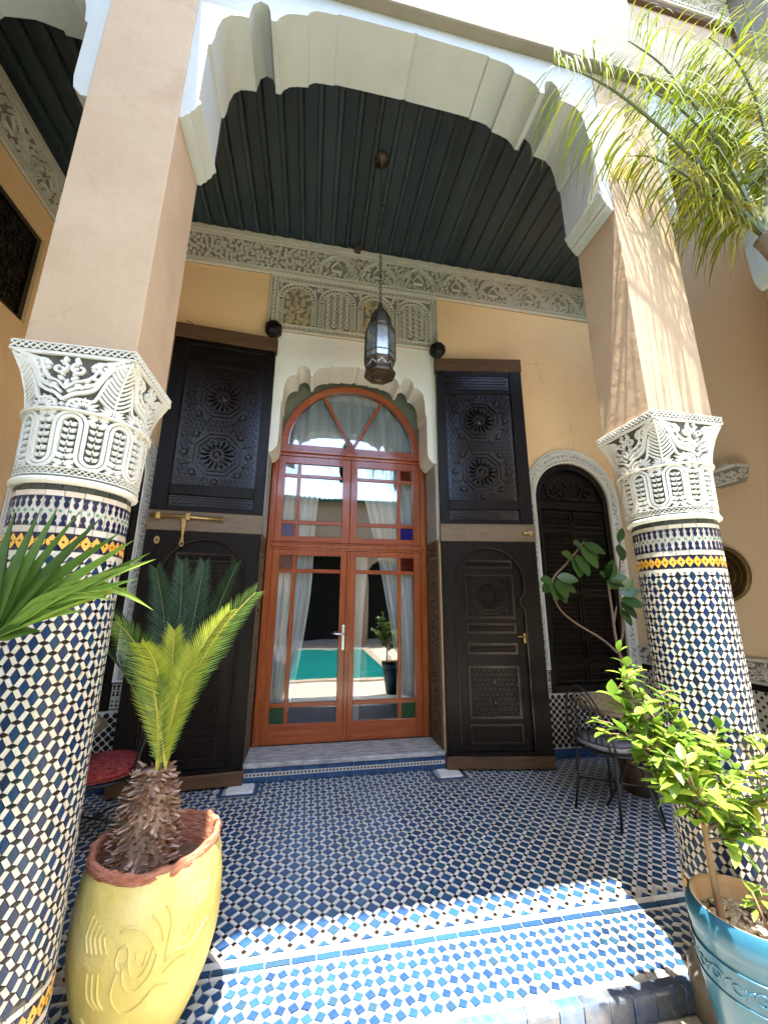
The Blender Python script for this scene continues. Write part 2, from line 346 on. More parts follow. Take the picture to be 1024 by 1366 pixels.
class MB:
    def __init__(s): s.v = []; s.f = []; s.mi = []; s.cur = 0
    def add(s, vs_, fs):
        b = len(s.v); s.v.extend(vs_)
        for f in fs: s.f.append(tuple(b + i for i in f)); s.mi.append(s.cur)
    def box(s, x0, x1, y0, y1, z0, z1):
        s.add([(x0, y0, z0), (x1, y0, z0), (x1, y1, z0), (x0, y1, z0), (x0, y0, z1), (x1, y0, z1), (x1, y1, z1), (x0, y1, z1)],
              [(0, 3, 2, 1), (4, 5, 6, 7), (0, 1, 5, 4), (1, 2, 6, 5), (2, 3, 7, 6), (3, 0, 4, 7)])
        return s
    def slab(s, mp, u0, u1, v0, v1, h0, h1):
        c = [(u0, v0), (u1, v0), (u1, v1), (u0, v1)]
        s.add([mp(u, v, h0) for u, v in c] + [mp(u, v, h1) for u, v in c],
              [(0, 3, 2, 1), (4, 5, 6, 7), (0, 1, 5, 4), (1, 2, 6, 5), (2, 3, 7, 6), (3, 0, 4, 7)])
        return s
    def prism(s, loops, mp, h0, h1, back=True, inset=0.0):
        """extruded polygon with holes; loops[0] outer, others holes (2d)."""
        tri = tessellate_polygon([[Vector((u, v, 0)) for u, v in L] for L in loops])
        flat = [p for L in loops for p in L]
        n = len(flat)
        vs_ = [mp(u, v, h1) for u, v in flat] + [mp(u, v, h0) for u, v in flat]
        fs = [tuple(t) for t in tri]
        if back: fs += [tuple(n + i for i in reversed(t)) for t in tri]
        o = 0
        for L in loops:
            k = len(L)
            for i in range(k):
                j = (i + 1) % k
                fs.append((o + i, n + o + i, n + o + j, o + j))
            o += k
        s.add(vs_, fs)
        return s
    def ngon(s, pts, mp, h0, h1, shrink=0.8):
        """raised convex polygon with bevelled rim"""
        cx = sum(p[0] for p in pts) / len(pts); cy = sum(p[1] for p in pts) / len(pts)
        n = len(pts)
        vs_ = [mp(u, v, h0) for u, v in pts] + [mp(cx + (u - cx) * shrink, cy + (v - cy) * shrink, h1) for u, v in pts]
        s.add(vs_, [tuple(range(n, 2 * n))] + [(i, (i + 1) % n, n + (i + 1) % n, n + i) for i in range(n)])
        return s
    def ribbon(s, pts, mp, w, h0, h1, closed=False, top=0.6):
        n = len(pts)
        if n < 2: return s
        vs_ = []
        for i in range(n):
            if closed: a, b = pts[i - 1], pts[(i + 1) % n]
            else: a, b = pts[max(i - 1, 0)], pts[min(i + 1, n - 1)]
            dx, dy = b[0] - a[0], b[1] - a[1]
            L = hypot(dx, dy) or 1e-9
            nx, ny = -dy / L, dx / L
            u, v = pts[i]
            for k, h in ((-0.5, h0), (-0.5 * top, h1), (0.5 * top, h1), (0.5, h0)):
                vs_.append(mp(u + nx * w * k, v + ny * w * k, h))
        fs = []
        for i in range(n if closed else n - 1):
            j = (i + 1) % n
            for k in range(3): fs.append((4 * i + k, 4 * j + k, 4 * j + k + 1, 4 * i + k + 1))
        if not closed:
            fs.append((0, 1, 2, 3)); e = 4 * (n - 1); fs.append((e + 3, e + 2, e + 1, e))
        s.add(vs_, fs)
        return s
    def tube(s, pts, rad, n=6, cap=True):
        pts = [Vector(p) for p in pts]
        if not hasattr(rad, '__len__'): rad = [rad] * len(pts)
        vs_ = []; prev = None
        for i, p in enumerate(pts):
            t = (pts[min(i + 1, len(pts) - 1)] - pts[max(i - 1, 0)])
            t.normalize()
            if prev is None:
                a = Vector((0, 0, 1)) if abs(t.z) < 0.9 else Vector((1, 0, 0))
                x = t.cross(a).normalized()
            else:
                x = (prev - t * prev.dot(t)).normalized()
            prev = x
            y = t.cross(x)
            for k in range(n):
                a = 2 * pi * k / n
                vs_.append(tuple(p + (x * cos(a) + y * sin(a)) * rad[i]))
        fs = []
        for i in range(len(pts) - 1):
            for k in range(n):
                fs.append((i * n + k, i * n + (k + 1) % n, (i + 1) * n + (k + 1) % n, (i + 1) * n + k))
        if cap:
            fs.append(tuple(range(n - 1, -1, -1))); e = (len(pts) - 1) * n
            fs.append(tuple(range(e, e + n)))
        s.add(vs_, fs)
        return s
    def lathe(s, prof, n, c=(0, 0, 0), rfun=None, a0=0.0, close=False):
        vs_ = []
        for r, z in prof:
            for k in range(n):
                a = a0 + 2 * pi * k / n
                rr = r * (rfun(a, z) if rfun else 1)
                vs_.append((c[0] + rr * cos(a), c[1] + rr * sin(a), c[2] + z))
        fs = []
        for i in range(len(prof) - 1):
            for k in range(n):
                fs.append((i * n + k, i * n + (k + 1) % n, (i + 1) * n + (k + 1) % n, (i + 1) * n + k))
        if close:
            fs.append(tuple(range(n - 1, -1, -1))); e = (len(prof) - 1) * n
            fs.append(tuple(range(e, e + n)))
        s.add(vs_, fs)
        return s
    def mesh(s, name, mats, smooth=False, recalc=True, sharp=None):
        me = bpy.data.meshes.new(name)
        me.from_pydata([tuple(p) for p in s.v], [], s.f)
        if not isinstance(mats, (list, tuple)): mats = [mats]
        for m in mats: me.materials.append(MATS[m])
        if len(mats) > 1: me.polygons.foreach_set('material_index', s.mi)
        if recalc:
            bm = bmesh.new(); bm.from_mesh(me)
            bmesh.ops.recalc_face_normals(bm, faces=bm.faces)
            bm.to_mesh(me); bm.free()
        if sharp is not None:
            bm = bmesh.new(); bm.from_mesh(me)
            for e in bm.edges: e.smooth = len(e.link_faces) == 2 and e.calc_face_angle(0) < radians(sharp)
            bm.to_mesh(me); bm.free()
            smooth = True
        if smooth: me.polygons.foreach_set('use_smooth', [True] * len(me.polygons))
        me.update()
        return me
    def build(s, name, mats, parent=None, smooth=False, bevel=0.0, mw=None, recalc=True, seg=1, sharp=None):
        o = place(s.mesh(name, mats, smooth, recalc, sharp), name, parent, mw)
        if bevel:
            b = o.modifiers.new('bevel', 'BEVEL'); b.width = bevel; b.segments = seg; b.limit_method = 'ANGLE'; b.angle_limit = radians(40)
        return o

def arc(cx, cy, r, a0, a1, n, ry=None):
    ry = r if ry is None else ry
    return [(cx + r * cos(a0 + (a1 - a0) * i / n), cy + ry * sin(a0 + (a1 - a0) * i / n)) for i in range(n + 1)]

def bez(p0, p1, p2, n, p3=None):
    out = []
    for i in range(n + 1):
        t = i / n
        if p3 is None:
            c = [(1 - t) ** 2 * a + 2 * t * (1 - t) * b + t * t * d for a, b, d in zip(p0, p1, p2)]
        else:
            c = [(1 - t) ** 3 * a + 3 * t * (1 - t) ** 2 * b + 3 * t * t * (1 - t) * d + t ** 3 * e for a, b, d, e in zip(p0, p1, p2, p3)]
        out.append(tuple(c))
    return out

def spline(pts, n=8):
    """Catmull-Rom through points (2d or 3d)"""
    out = []
    for i in range(len(pts) - 1):
        p0, p1, p2, p3 = pts[max(i - 1, 0)], pts[i], pts[i + 1], pts[min(i + 2, len(pts) - 1)]
        for k in range(n):
            t = k / n
            out.append(tuple(0.5 * (2 * b + (c - a) * t + (2 * a - 5 * b + 4 * c - d) * t * t + (3 * b - a - 3 * c + d) * t ** 3) for a, b, c, d in zip(p0, p1, p2, p3)))
    out.append(tuple(pts[-1]))
    return out

def leafpoly(cx, cy, ang, L, w):
    ca, sa = cos(ang), sin(ang)
    return [(cx + ca * t * L - sa * k * w, cy + sa * t * L + ca * k * w) for t, k in ((0, 0), (0.3, 0.42), (0.62, 0.40), (1, 0), (0.62, -0.40), (0.3, -0.42))]

def spiral(cx, cy, r, a0, turns, sgn, n=13):
    return [(cx + r * (1 - 0.78 * i / n) * cos(a0 + sgn * turns * 2 * pi * i / n), cy + r * (1 - 0.78 * i / n) * sin(a0 + sgn * turns * 2 * pi * i / n)) for i in range(n + 1)]

def scroll_fill(mb, mp, inside, bounds, rad, w, h, seed, leaf=True, h0=0.0):
    """dense arabesque: packed scrolls with leaves, in 2d region"""
    R = random.Random(seed)
    u0, u1, v0, v1 = bounds
    pts = []
    tries = int((u1 - u0) * (v1 - v0) / (rad * rad) * 9)
    cell = rad * 1.72
    grid = {}
    for _ in range(tries):
        p = (R.uniform(u0 + rad * 0.6, u1 - rad * 0.6), R.uniform(v0 + rad * 0.6, v1 - rad * 0.6))
        if not inside(*p): continue
        g = (int(p[0] / cell), int(p[1] / cell))
        if any(hypot(p[0] - q[0], p[1] - q[1]) < cell for i in (-1, 0, 1) for j in (-1, 0, 1) for q in grid.get((g[0] + i, g[1] + j), ())): continue
        grid.setdefault(g, []).append(p); pts.append(p)
    for (cx, cy) in pts:
        a = R.uniform(0, 2 * pi); sg = R.choice((-1, 1))
        r = rad * R.uniform(0.82, 1.0)
        mb.ribbon(spiral(cx, cy, r, a, R.uniform(0.85, 1.25), sg, 11), mp, w, h0, h)
        if leaf:
            for k in range(2):
                b = a + 2.8 * k + R.uniform(-0.3, 0.3)
                mb.ngon(leafpoly(cx + r * 0.95 * cos(b), cy + r * 0.95 * sin(b), b + sg * 0.9, rad * 0.62, rad * 0.34), mp, h0, h * 0.9, 0.6)
            mb.ngon([(cx + rad * 0.2 * cos(t), cy + rad * 0.2 * sin(t)) for t in (0.3, 1.56, 2.8, 4.1, 5.3)], mp, h0, h, 0.6)

def wall_map(y):                 # faces -y, u = x, v = z, h outwards
    return lambda u, v, h: (u, y - h, v)
def side_map(x, sgn):            # wall at x, facing sgn*x ; u = y
    return lambda u, v, h: (x + sgn * h, u, v)

# ------------------------------------------------------------------ main dimensions
YF, YB = -2.381, -2.079          # arcade front / back faces
XP, HP = 1.288, 0.181            # pier centre and half width
YC = -2.235                      # column axis
RC = 0.166                       # column core radius (tiles stand proud of it)
ZCB, ZCT, ZS = 1.827, 2.373, 3.56
XW = 3.06                        # side walls
Z0F, Z1F = 5.064, 5.55           # frieze
XD = -0.033                      # door centre line
GZ = -0.095                      # courtyard level
YK = -2.135                      # edge of gallery floor

# ------------------------------------------------------------------ ground and courtyard
mb = MB()
mb.add([(-60, -60, GZ), (60, -60, GZ), (60, 60, GZ), (-60, 60, GZ)], [(0, 1, 2, 3)])
ground = tag(mb.build('courtyard_ground', 'court_stone'), 'pale stone courtyard ground below the tiled gallery step', kind='structure')
# paving slabs near the step
R = random.Random(4)
mb0 = MB()
x = -2.4
while x < 2.4:
    w = R.uniform(0.36, 0.46)
    y = YK - 0.012
    for k in range(4):
        d = R.uniform(0.30, 0.36)
        mb = MB(); mb.box(x + 0.006, x + w - 0.006, y - d + 0.006, y - 0.004, GZ - 0.02, GZ + 0.006 + R.uniform(0, 0.002))
        # keep slabs clear of the pots and columns: the ground shows there just the same
        mb.build('paving_slab', 'court_stone', ground, bevel=0.003)
        y -= d
    x += w

# pool and the far sides of the courtyard (seen in the door glass)
mb = MB(); mb.box(-0.95, 1.45, -9.6, -4.05, GZ - 0.02, GZ + 0.012)
tag(mb.build('pool_water', 'water'), 'turquoise water of the courtyard pool', kind='structure')
mb = MB()
mb.prism([[(-1.20, -9.85), (1.70, -9.85), (1.70, -3.85), (-1.20, -3.85)], [(-0.95, -9.6), (-0.95, -4.05), (1.45, -4.05), (1.45, -9.6)]], lambda u, v, h: (u, v, GZ + h), -0.02, 0.035)
tag(mb.build('pool_edge', 'tile_pale', bevel=0.006), 'pale stone edging around the courtyard pool', kind='structure')
far = thing('opposite_wing', 'plastered courtyard wing across the pool with dark arched openings', 'building', (0, -12, GZ))
mb = MB()
holes = []
for cx, hw, zs_ in ((-2.6, 0.75, 2.5), (0, 1.2, 2.9), (2.6, 0.75, 2.5)):
    holes.append([(cx - hw, GZ + 0.02), (cx - hw, zs_)] + arc(cx, zs_, hw, pi, 0, 12)[1:-1] + [(cx + hw, zs_), (cx + hw, GZ + 0.02)])
mb.prism([[(-6, GZ), (6, GZ), (6, 5.7), (-6, 5.7)]] + holes, lambda u, v, h: (u, -11.2 - h, v), 0, 0.4)
mb.build('wall', 'far_wall', far)
mb = MB(); mb.box(-6, 6, -14, -13.8, GZ, 5.6); mb.box(-6, 6, -13.8, -11.6, 5.0, 5.2)
mb.build('inner_wall', 'far_dark', far)
mb = MB()
for k in range(60): mb.tube([(-6 + k * 0.2, -10.85, 5.58), (-6 + k * 0.2, -11.7, 5.85)], 0.09, 8)
mb.build('tiled_eave', 'roof_tile', far, smooth=True)
lw = thing('left_wing', 'courtyard wing with an unseen overhang added to shade the left column', 'building', (-3.4, -7, GZ))
mb = MB(); mb.box(-3.9, -3.1, -11.2, -2.40, GZ, 7.4); mb.build('wall', 'far_wall', lw)
mb = MB()
mb.add([(-3.3, -11.2, 7.75), (-1.27, -11.2, 7.0), (-1.27, -2.25, 7.0), (-3.3, -2.25, 7.75), (-3.3, -11.2, 7.62), (-1.27, -11.2, 6.9), (-1.27, -2.25, 6.9), (-3.3, -2.25, 7.62)],
       [(0, 1, 2, 3), (4, 7, 6, 5), (0, 4, 5, 1), (1, 5, 6, 2), (2, 6, 7, 3), (3, 7, 4, 0)])
mb.build('shade_eave', 'roof_tile', lw)  # unseen overhang, added and sized to shade the left pier and column
rw = thing('right_wing', 'plain plastered courtyard wing beyond the feather palm', 'building', (3.4, -7, GZ))
mb = MB(); mb.box(3.1, 3.9, -11.2, -2.40, GZ, 7.4); mb.build('wall', 'far_wall', rw)

# ------------------------------------------------------------------ gallery floor with zellij tiles
floor = MB()
floor.box(-XW - 0.3, XW + 0.3, YK + 0.004, 0.34, GZ - 0.05, -0.005)
floor = tag(floor.build('gallery_floor', 'grout'), 'gallery floor of blue, white and black glazed mosaic tiles', kind='structure')

def tile_mesh(poly, z0, z1, name, m, shrink=0.93):
    b = MB(); b.ngon(poly, lambda u, v, h: (u, v, h), z0, z1, shrink)
    return b.mesh(name, m)

def near_floor(px, py):
    return hypot(px - CAM.x, py - CAM.y)

def in_view(p):
    d = Vector(p) - CAM
    z = d.dot(FW)
    if z <= 0.1: return False
    return abs(d.dot(RT) / z) < 1.02 and abs(d.dot(UP) / z) < 1.36

def emit_tiles(kind_name, matname, items, parent, limit, z1=0.0, z0=-0.006):
    """items: list of (cx, cy, local polygon about its centre, key for sharing)."""
    vis = [it for it in items if in_view((it[0], it[1], 0))]
    vis.sort(key=lambda it: near_floor(it[0], it[1]))
    pick = set(id(it) for it in vis[:limit])
    R = random.Random(len(items))
    cache = {}
    rest = MB()
    for it in items:
        cx, cy, poly, key = it
        dz = R.uniform(-0.0008, 0.0006)
        if id(it) in pick:
            if key not in cache: cache[key] = tile_mesh(poly, z0, z1, kind_name, matname)
            o = place(cache[key], kind_name, parent)
            o.location = (cx, cy, dz)
            o.rotation_euler = (R.gauss(0, 0.006), R.gauss(0, 0.006), R.gauss(0, 0.012))
        else:
            tx, ty = R.gauss(0, 0.012), R.gauss(0, 0.012)
            rest.ngon([(cx + u, cy + v) for u, v in poly], lambda u, v, h: (u, v, h + dz + (tx * (u - cx) + ty * (v - cy)) * (h > -0.002)), z0, z1, 0.93)
    if rest.v:
        tag(rest.build(kind_name + '_field', matname, parent), kind='stuff')

# back field: diagonal plaid of blue squares, white strips, small black squares
A, B = 0.0485, 0.0195
Lp = A + B
ca, sa = cos(radians(45)), sin(radians(45))
def rot(u, v): return (u * ca - v * sa, u * sa + v * ca)
blue, white, black = [], [], []
g = 0.0011
sq = lambda a, b: [rot(-a / 2 + g, -b / 2 + g), rot(a / 2 - g, -b / 2 + g), rot(a / 2 - g, b / 2 - g), rot(-a / 2 + g, b / 2 - g)]
P_b, P_w1, P_w2, P_k = sq(A, A), sq(A, B), sq(B, A), sq(B, B)
Y_FIELD = -1.700
def ok_main(x, y, r):
    if not (-XW < x < XW and Y_FIELD + r < y < -r * 0.3): return False
    for sx in (-0.91, 0.845):
        if abs(x - sx) < 0.15 + r * 0.5 and y > -0.24 - r * 0.5: return False
    return True
for i in range(-70, 71):
    for j in range(-70, 71):
        cx, cy = rot(i * Lp, j * Lp)
        cx -= 0.01; cy -= 0.9
        if not (-XW - 0.1 < cx < XW + 0.1 and -1.9 < cy < 0.1): continue
        if ok_main(cx, cy, A * 0.68): blue.append((cx, cy, P_b, 0))
        elif ok_main(cx, cy, 0.0) and cy < Y_FIELD + A * 0.7:      # half tiles along the border
            pass
        d1 = rot(0, Lp / 2); d2 = rot(Lp / 2, 0); d3 = rot(Lp / 2, Lp / 2)
        if ok_main(cx + d1[0], cy + d1[1], A * 0.5): white.append((cx + d1[0], cy + d1[1], P_w1, 1))
        if ok_main(cx + d2[0], cy + d2[1], A * 0.5): white.append((cx + d2[0], cy + d2[1], P_w2, 2))
        if ok_main(cx + d3[0], cy + d3[1], B * 0.7): black.append((cx + d3[0], cy + d3[1], P_k, 3))
# triangles that finish the field at the border strip
i0 = blue[0]
per = 2 * Lp * ca
ys_ = sorted(set(round(b[1], 4) for b in blue if b[1] < Y_FIELD + 0.12))
y_low = ys_[0]
rowx = sorted(b[0] for b in blue if abs(b[1] - y_low) < 1e-3)
tris = []
tw = A * ca - 0.002
ytri = Y_FIELD + 0.002
x = rowx[0] % per - 2 * per * 20
off = per / 2 if (y_low - per / 2) > Y_FIELD - A * 0.7 * 0.9 else 0
for k in range(-40, 41):
    xx = rowx[len(rowx) // 2] + k * per + off
    if abs(xx) < XW - 0.05:
        hh = min(0.6 * A, max(0.012, y_low - per / 2 + A * ca - ytri)) if off else 0.02
        tris.append((xx, ytri, [(-hh, 0), (hh, 0), (0, hh)], 5))
blue += tris
emit_tiles('blue_tile', 'floor_blue', blue, floor, 300)
emit_tiles('white_tile', 'floor_white', white, floor, 300)
emit_tiles('black_tile', 'tile_black', black, floor, 150)

# border strips
strips_w, strips_b = [], []
def run(y0, y1, ln, dest, key):
    n = int(2 * XW / ln)
    for k in range(n):
        x0 = -XW + k * ln
        dest.append((x0 + ln / 2, (y0 + y1) / 2, [(-ln / 2 + 0.001, -(y1 - y0) / 2 + 0.001), (ln / 2 - 0.001, -(y1 - y0) / 2 + 0.001), (ln / 2 - 0.001, (y1 - y0) / 2 - 0.001), (-ln / 2 + 0.001, (y1 - y0) / 2 - 0.001)], key))
run(-1.734, -1.702, 0.098, strips_w, 1)
run(-1.768, -1.736, 0.105, strips_b, 2)
run(-1.784, -1.770, 0.11, strips_w, 3)
run(-0.03, -0.001, 0.10, strips_b, 4)
emit_tiles('border_tile_white', 'floor_white', strips_w, floor, 120)
emit_tiles('border_tile_blue', 'floor_blue', strips_b, floor, 120)

# front strip: blue squares turned alternately, white lozenges between
p, s_, ph = 0.0478, 0.0345, radians(29)
blue, white = [], []
for i in range(-64, 65):
    for j in range(0, 7):
        cx, cy = i * p + 0.013, -1.806 - j * p
        if abs(cx) > XW: continue
        sg = 1 if (i + j) % 2 == 0 else -1
        q = [(s_ * (0.5 - 0.03) * sqrt(2) * cos(sg * ph + pi / 4 + k * pi / 2), s_ * 0.47 * sqrt(2) * sin(sg * ph + pi / 4 + k * pi / 2)) for k in range(4)]
        blue.append((cx, cy, q, sg))
        # lozenge in the gap to the upper right
        gx, gy = cx + p / 2, cy - p / 2
        hw, hh = (0.031, 0.0135) if sg > 0 else (0.0135, 0.031)
        white.append((gx, gy, [(hw, 0), (0, hh), (-hw, 0), (0, -hh)], sg + 5))
blue = [b for b in blue if b[1] > -2.085]
white = [w for w in white if w[1] > -2.08]
emit_tiles('small_blue_tile', 'floor_blue', blue, floor, 300)
emit_tiles('white_lozenge', 'floor_white', white, floor, 300, z1=0.0005)
# bullnose kerb
R = random.Random(9)
x = -XW
while x < XW:
    w = R.choice((0.10, 0.11, 0.13))
    b = MB()
    prof = [(YK + 0.042, -0.02), (YK + 0.042, 0.0005), (YK + 0.008, 0.0005), (YK - 0.003, -0.004), (YK - 0.006, -0.014), (YK - 0.006, GZ + 0.006), (YK + 0.004, GZ + 0.006)]
    n = len(prof)
    jj = R.uniform(-0.002, 0.002)
    vs_ = [(x + 0.002, a + jj, c) for a, c in prof] + [(x + w - 0.002, a + jj, c) for a, c in prof]
    b.add(vs_, [(i, i + 1, n + i + 1, n + i) for i in range(n - 1)] + [tuple(range(n)), tuple(range(2 * n - 1, n - 1, -1))])
    b.build('kerb_tile', 'kerb_blue', floor, bevel=0.002)
    x += w
# pivot stones with dark tile borders
for sx in (-0.91, 0.845):
    b = MB()
    for x0, x1, y0, y1 in ((-0.15, 0.15, -0.238, -0.205), (-0.15, -0.117, -0.205, -0.035), (0.117, 0.15, -0.205, -0.035)):
        b.slab(lambda u, v, h: (u, v, h), sx + x0, sx + x1 - 0.001, y0, y1 - 0.001, -0.006, 0.0)
    b.build('border_tile_blue', 'step_blue', floor)
for sx, lab in ((-0.90, 'white pivot stone in the floor under the bolted wooden door'), (0.85, 'white pivot stone in the floor under the wicket door with brass catch')):
    b = MB()
    b.ngon([(sx - 0.1, -0.2), (sx + 0.08, -0.205), (sx + 0.105, -0.18), (sx + 0.1, -0.05), (sx - 0.1, -0.045), (sx - 0.11, -0.16)], lambda u, v, h: (u, v, h), -0.008, 0.012, 0.93)
    tag(b.build('pivot_stone', 'stone_pad'), lab, 'stone', 'door pivot stones')

# ------------------------------------------------------------------ back wall
W0 = wall_map(0.0)
back = thing('back_wall', 'tan plastered gallery wall with carved stucco frieze around the red glazed door', 'wall', (0, 0.25, 0))
NX = 2.46                                   # niche centre
def arch_loop(cx, hw, z0, zs_, n=20, rise=None):
    rise = hw if rise is None else rise
    return [(cx - hw, z0)] + arc(cx, zs_, hw, pi, 0, n, rise) + [(cx + hw, z0)]
mb = MB()
# plaster: three fields around the door bay
for s in (-1, 1):
    x0, x1 = (-XW - 0.3, -0.925) if s < 0 else (0.86, XW + 0.3)
    mb.prism([[(x0, 0.0), (x1, 0.0), (x1, 4.335), (x0, 4.335)], arch_loop(s * NX, 0.465, 0.585, 2.60, 20, 0.456)], W0, -0.5, 0)
mb.box(-XW - 0.3, XW + 0.3, 0, 0.5, 4.335, 5.75)
mb.build('plaster', 'tan_plaster', back)

LAMB = [(0.90, 2.935), (0.845, 2.945), (0.80, 3.0), (0.79, 3.07), (0.79, 3.50), (0.778, 3.50), (0.775, 3.54), (0.772, 3.66), (0.755, 3.75), (0.72, 3.805), (0.67, 3.83),
        (0.645, 3.83), (0.640, 3.88), (0.625, 3.925), (0.58, 3.955), (0.535, 3.94), (0.512, 3.91), (0.50, 3.845), (0.475, 3.845), (0.455, 3.90), (0.42, 3.935), (0.36, 3.96),
        (0.30, 3.965), (0.295, 3.98), (0.20, 3.985), (0.17, 3.985), (0.165, 3.998), (0.03, 3.998), (0.0, 4.02)]
hole = [(XD + u, v) for u, v in LAMB[1:]] + [(XD - u, v) for u, v in reversed(LAMB[1:-1])]
mb = MB()
outer = [(XD - 0.892, 2.935), (XD - 0.892, 4.335), (XD + 0.892, 4.335), (XD + 0.892, 2.935)] + [(XD + u, v) for u, v in LAMB[1:]] + [(XD - u, v) for u, v in reversed(LAMB[1:-1])]
mb.prism([outer], W0, -0.33, 0.004)
mb.build('door_surround', 'ivory_plaster', back, sharp=34)
# white jambs below the cornice, on the reveals
for s in (-1, 1):
    xa = XD + s * 0.892
    mb = MB(); mb.box(min(xa, xa - s * 0.022), max(xa, xa - s * 0.022), 0.0, 0.33, 2.10, 2.934)
    mb.build('jamb', 'white_plaster', back)
for s in (-1, 1):                            # carved brown wainscot in the reveal
    mb = MB()
    xa = XD + s * 0.870
    mp = side_map(xa + s * 0.018, -s)
    mb.slab(mp, 0.003, 0.352, 0.148, 2.10, -0.01, 0.006)
    for (a, b2) in ((0.003, 0.04), (0.30, 0.352)): mb.slab(mp, a, b2, 0.15, 2.098, 0.006, 0.016)
    for (a, b2) in ((0.15, 0.20), (0.27, 0.30), (1.95, 1.98), (2.03, 2.098)): mb.slab(mp, 0.04, 0.30, a, b2, 0.006, 0.016)
    scroll_fill(mb, mp, lambda u, v: True, (0.045, 0.295, 0.31, 1.94), 0.033, 0.010, 0.018, 5, h0=0.006)
    mb.build('reveal_panel', 'brass_inlay', back)

# carved frieze with cartouches
def frieze(mp, u0, u1, z0, z1, parent, seed, first):
    g_ = MB(); g_.slab(mp, u0, u1, z0, z1, -0.02, 0.012)
    fo = g_.build('frieze', 'frieze_ground', parent)
    r = MB()
    r.slab(mp, u0, u1, z1 - 0.055, z1 + 0.01, 0.0125, 0.045)
    r.slab(mp, u0, u1, z1 - 0.085, z1 - 0.068, 0.0125, 0.036)
    r.slab(mp, u0, u1, z0, z0 + 0.022, 0.0125, 0.036)
    r.slab(mp, u0, u1, z0 + 0.055, z0 + 0.068, 0.0125, 0.036)
    n = int((u1 - u0) / 0.04)
    for k in range(n):                       # cord rows
        cu = u0 + (k + 0.5) * 0.04
        r.ribbon([(cu - 0.016, z0 + 0.024), (cu + 0.016, z0 + 0.053)], mp, 0.011, 0.0125, 0.033)
    pitch = 0.49
    c0, c1 = z0 + 0.075, z1 - 0.09
    H = c1 - c0
    k = 0
    cu = first
    shields = []
    while cu < u1 + pitch:
        if cu > u0 - pitch:
            def cl(pts): return [q for q in pts if u0 + 0.005 < q[0] < u1 - 0.005]
            for wd, lo in ((0.24, 0.0), (0.205, 0.04)):
                left = bez((cu - wd, c0 + lo * H), (cu - wd, c0 + 0.55 * H), (cu, c1 - lo * H * 0.6), 12, None)
                left = bez((cu - wd, c0 + lo * H), (cu - wd * 0.98, c0 + 0.60 * H), (cu, c1 - lo * H), 12, (cu, c1 - lo * H)) if False else left
                for L in (left, [(2 * cu - a, b) for a, b in left]): r.ribbon(cl(L), mp, 0.014, 0.0125, 0.042)
            sh = [(cu - 0.055, c0 + 0.26 * H), (cu + 0.055, c0 + 0.26 * H), (cu + 0.062, c0 + 0.42 * H), (cu + 0.03, c0 + 0.56 * H), (cu, c0 + 0.66 * H), (cu - 0.03, c0 + 0.56 * H), (cu - 0.062, c0 + 0.42 * H)]
            if u0 + 0.07 < cu < u1 - 0.07:
                r.ribbon(sh, mp, 0.012, 0.0125, 0.042, closed=True)
                shields.append(cu)
        cu += pitch
    def inside(u, v):
        for c in shields:
            if abs(u - c) < 0.10 and c0 + 0.16 * H < v < c0 + 0.72 * H: return False
        return True
    scroll_fill(r, mp, inside, (u0, u1, c0, c1), 0.0245, 0.0074, 0.034, seed, h0=0.0125)
    r.build('carving', 'frieze_rib', fo)
frieze(W0, -XW, XW, Z0F, Z1F, back, 1, -0.3)
# stone-coloured panel below the frieze: four little arches
px0, px1, pz0, pz1 = -1.02, 0.912, 4.345, 5.062
mb = MB(); mb.slab(W0, px0, px1, pz0, pz1, -0.02, 0.010)
panel = mb.build('stucco_panel', 'panel_ground', back)
r = MB(); gl = MB()
def border(u0, u1, v0, v1, w):
    for a, b2, c, d in ((u0, u1, v0, v0 + w), (u0, u1, v1 - w, v1), (u0, u0 + w, v0 + w, v1 - w), (u1 - w, u1, v0 + w, v1 - w)): r.slab(W0, a, b2, c, d, 0.0105, 0.032)
border(px0, px1, pz0, pz1, 0.014); border(px0 + 0.075, px1 - 0.075, pz0 + 0.07, pz1 - 0.07, 0.012)
def rosette_row(a, b2, n):
    for k in range(n):
        t = (k + 0.5) / n
        u, v = a[0] + (b2[0] - a[0]) * t, a[1] + (b2[1] - a[1]) * t
        r.ribbon(arc(u, v, 0.021, 0, 2 * pi, 8)[:-1], W0, 0.0075, 0.0105, 0.03, closed=True)
        r.ngon(arc(u, v, 0.006, 0, 2 * pi, 5)[:-1], W0, 0.0105, 0.028, 0.6)
rosette_row((px0 + 0.02, pz0 + 0.042), (px1 - 0.02, pz0 + 0.042), 36); rosette_row((px0 + 0.02, pz1 - 0.042), (px1 - 0.02, pz1 - 0.042), 36)
rosette_row((px0 + 0.044, pz0 + 0.075), (px0 + 0.044, pz1 - 0.075), 11); rosette_row((px1 - 0.044, pz0 + 0.075), (px1 - 0.044, pz1 - 0.075), 11)
fw_ = (px1 - px0 - 0.16) / 4
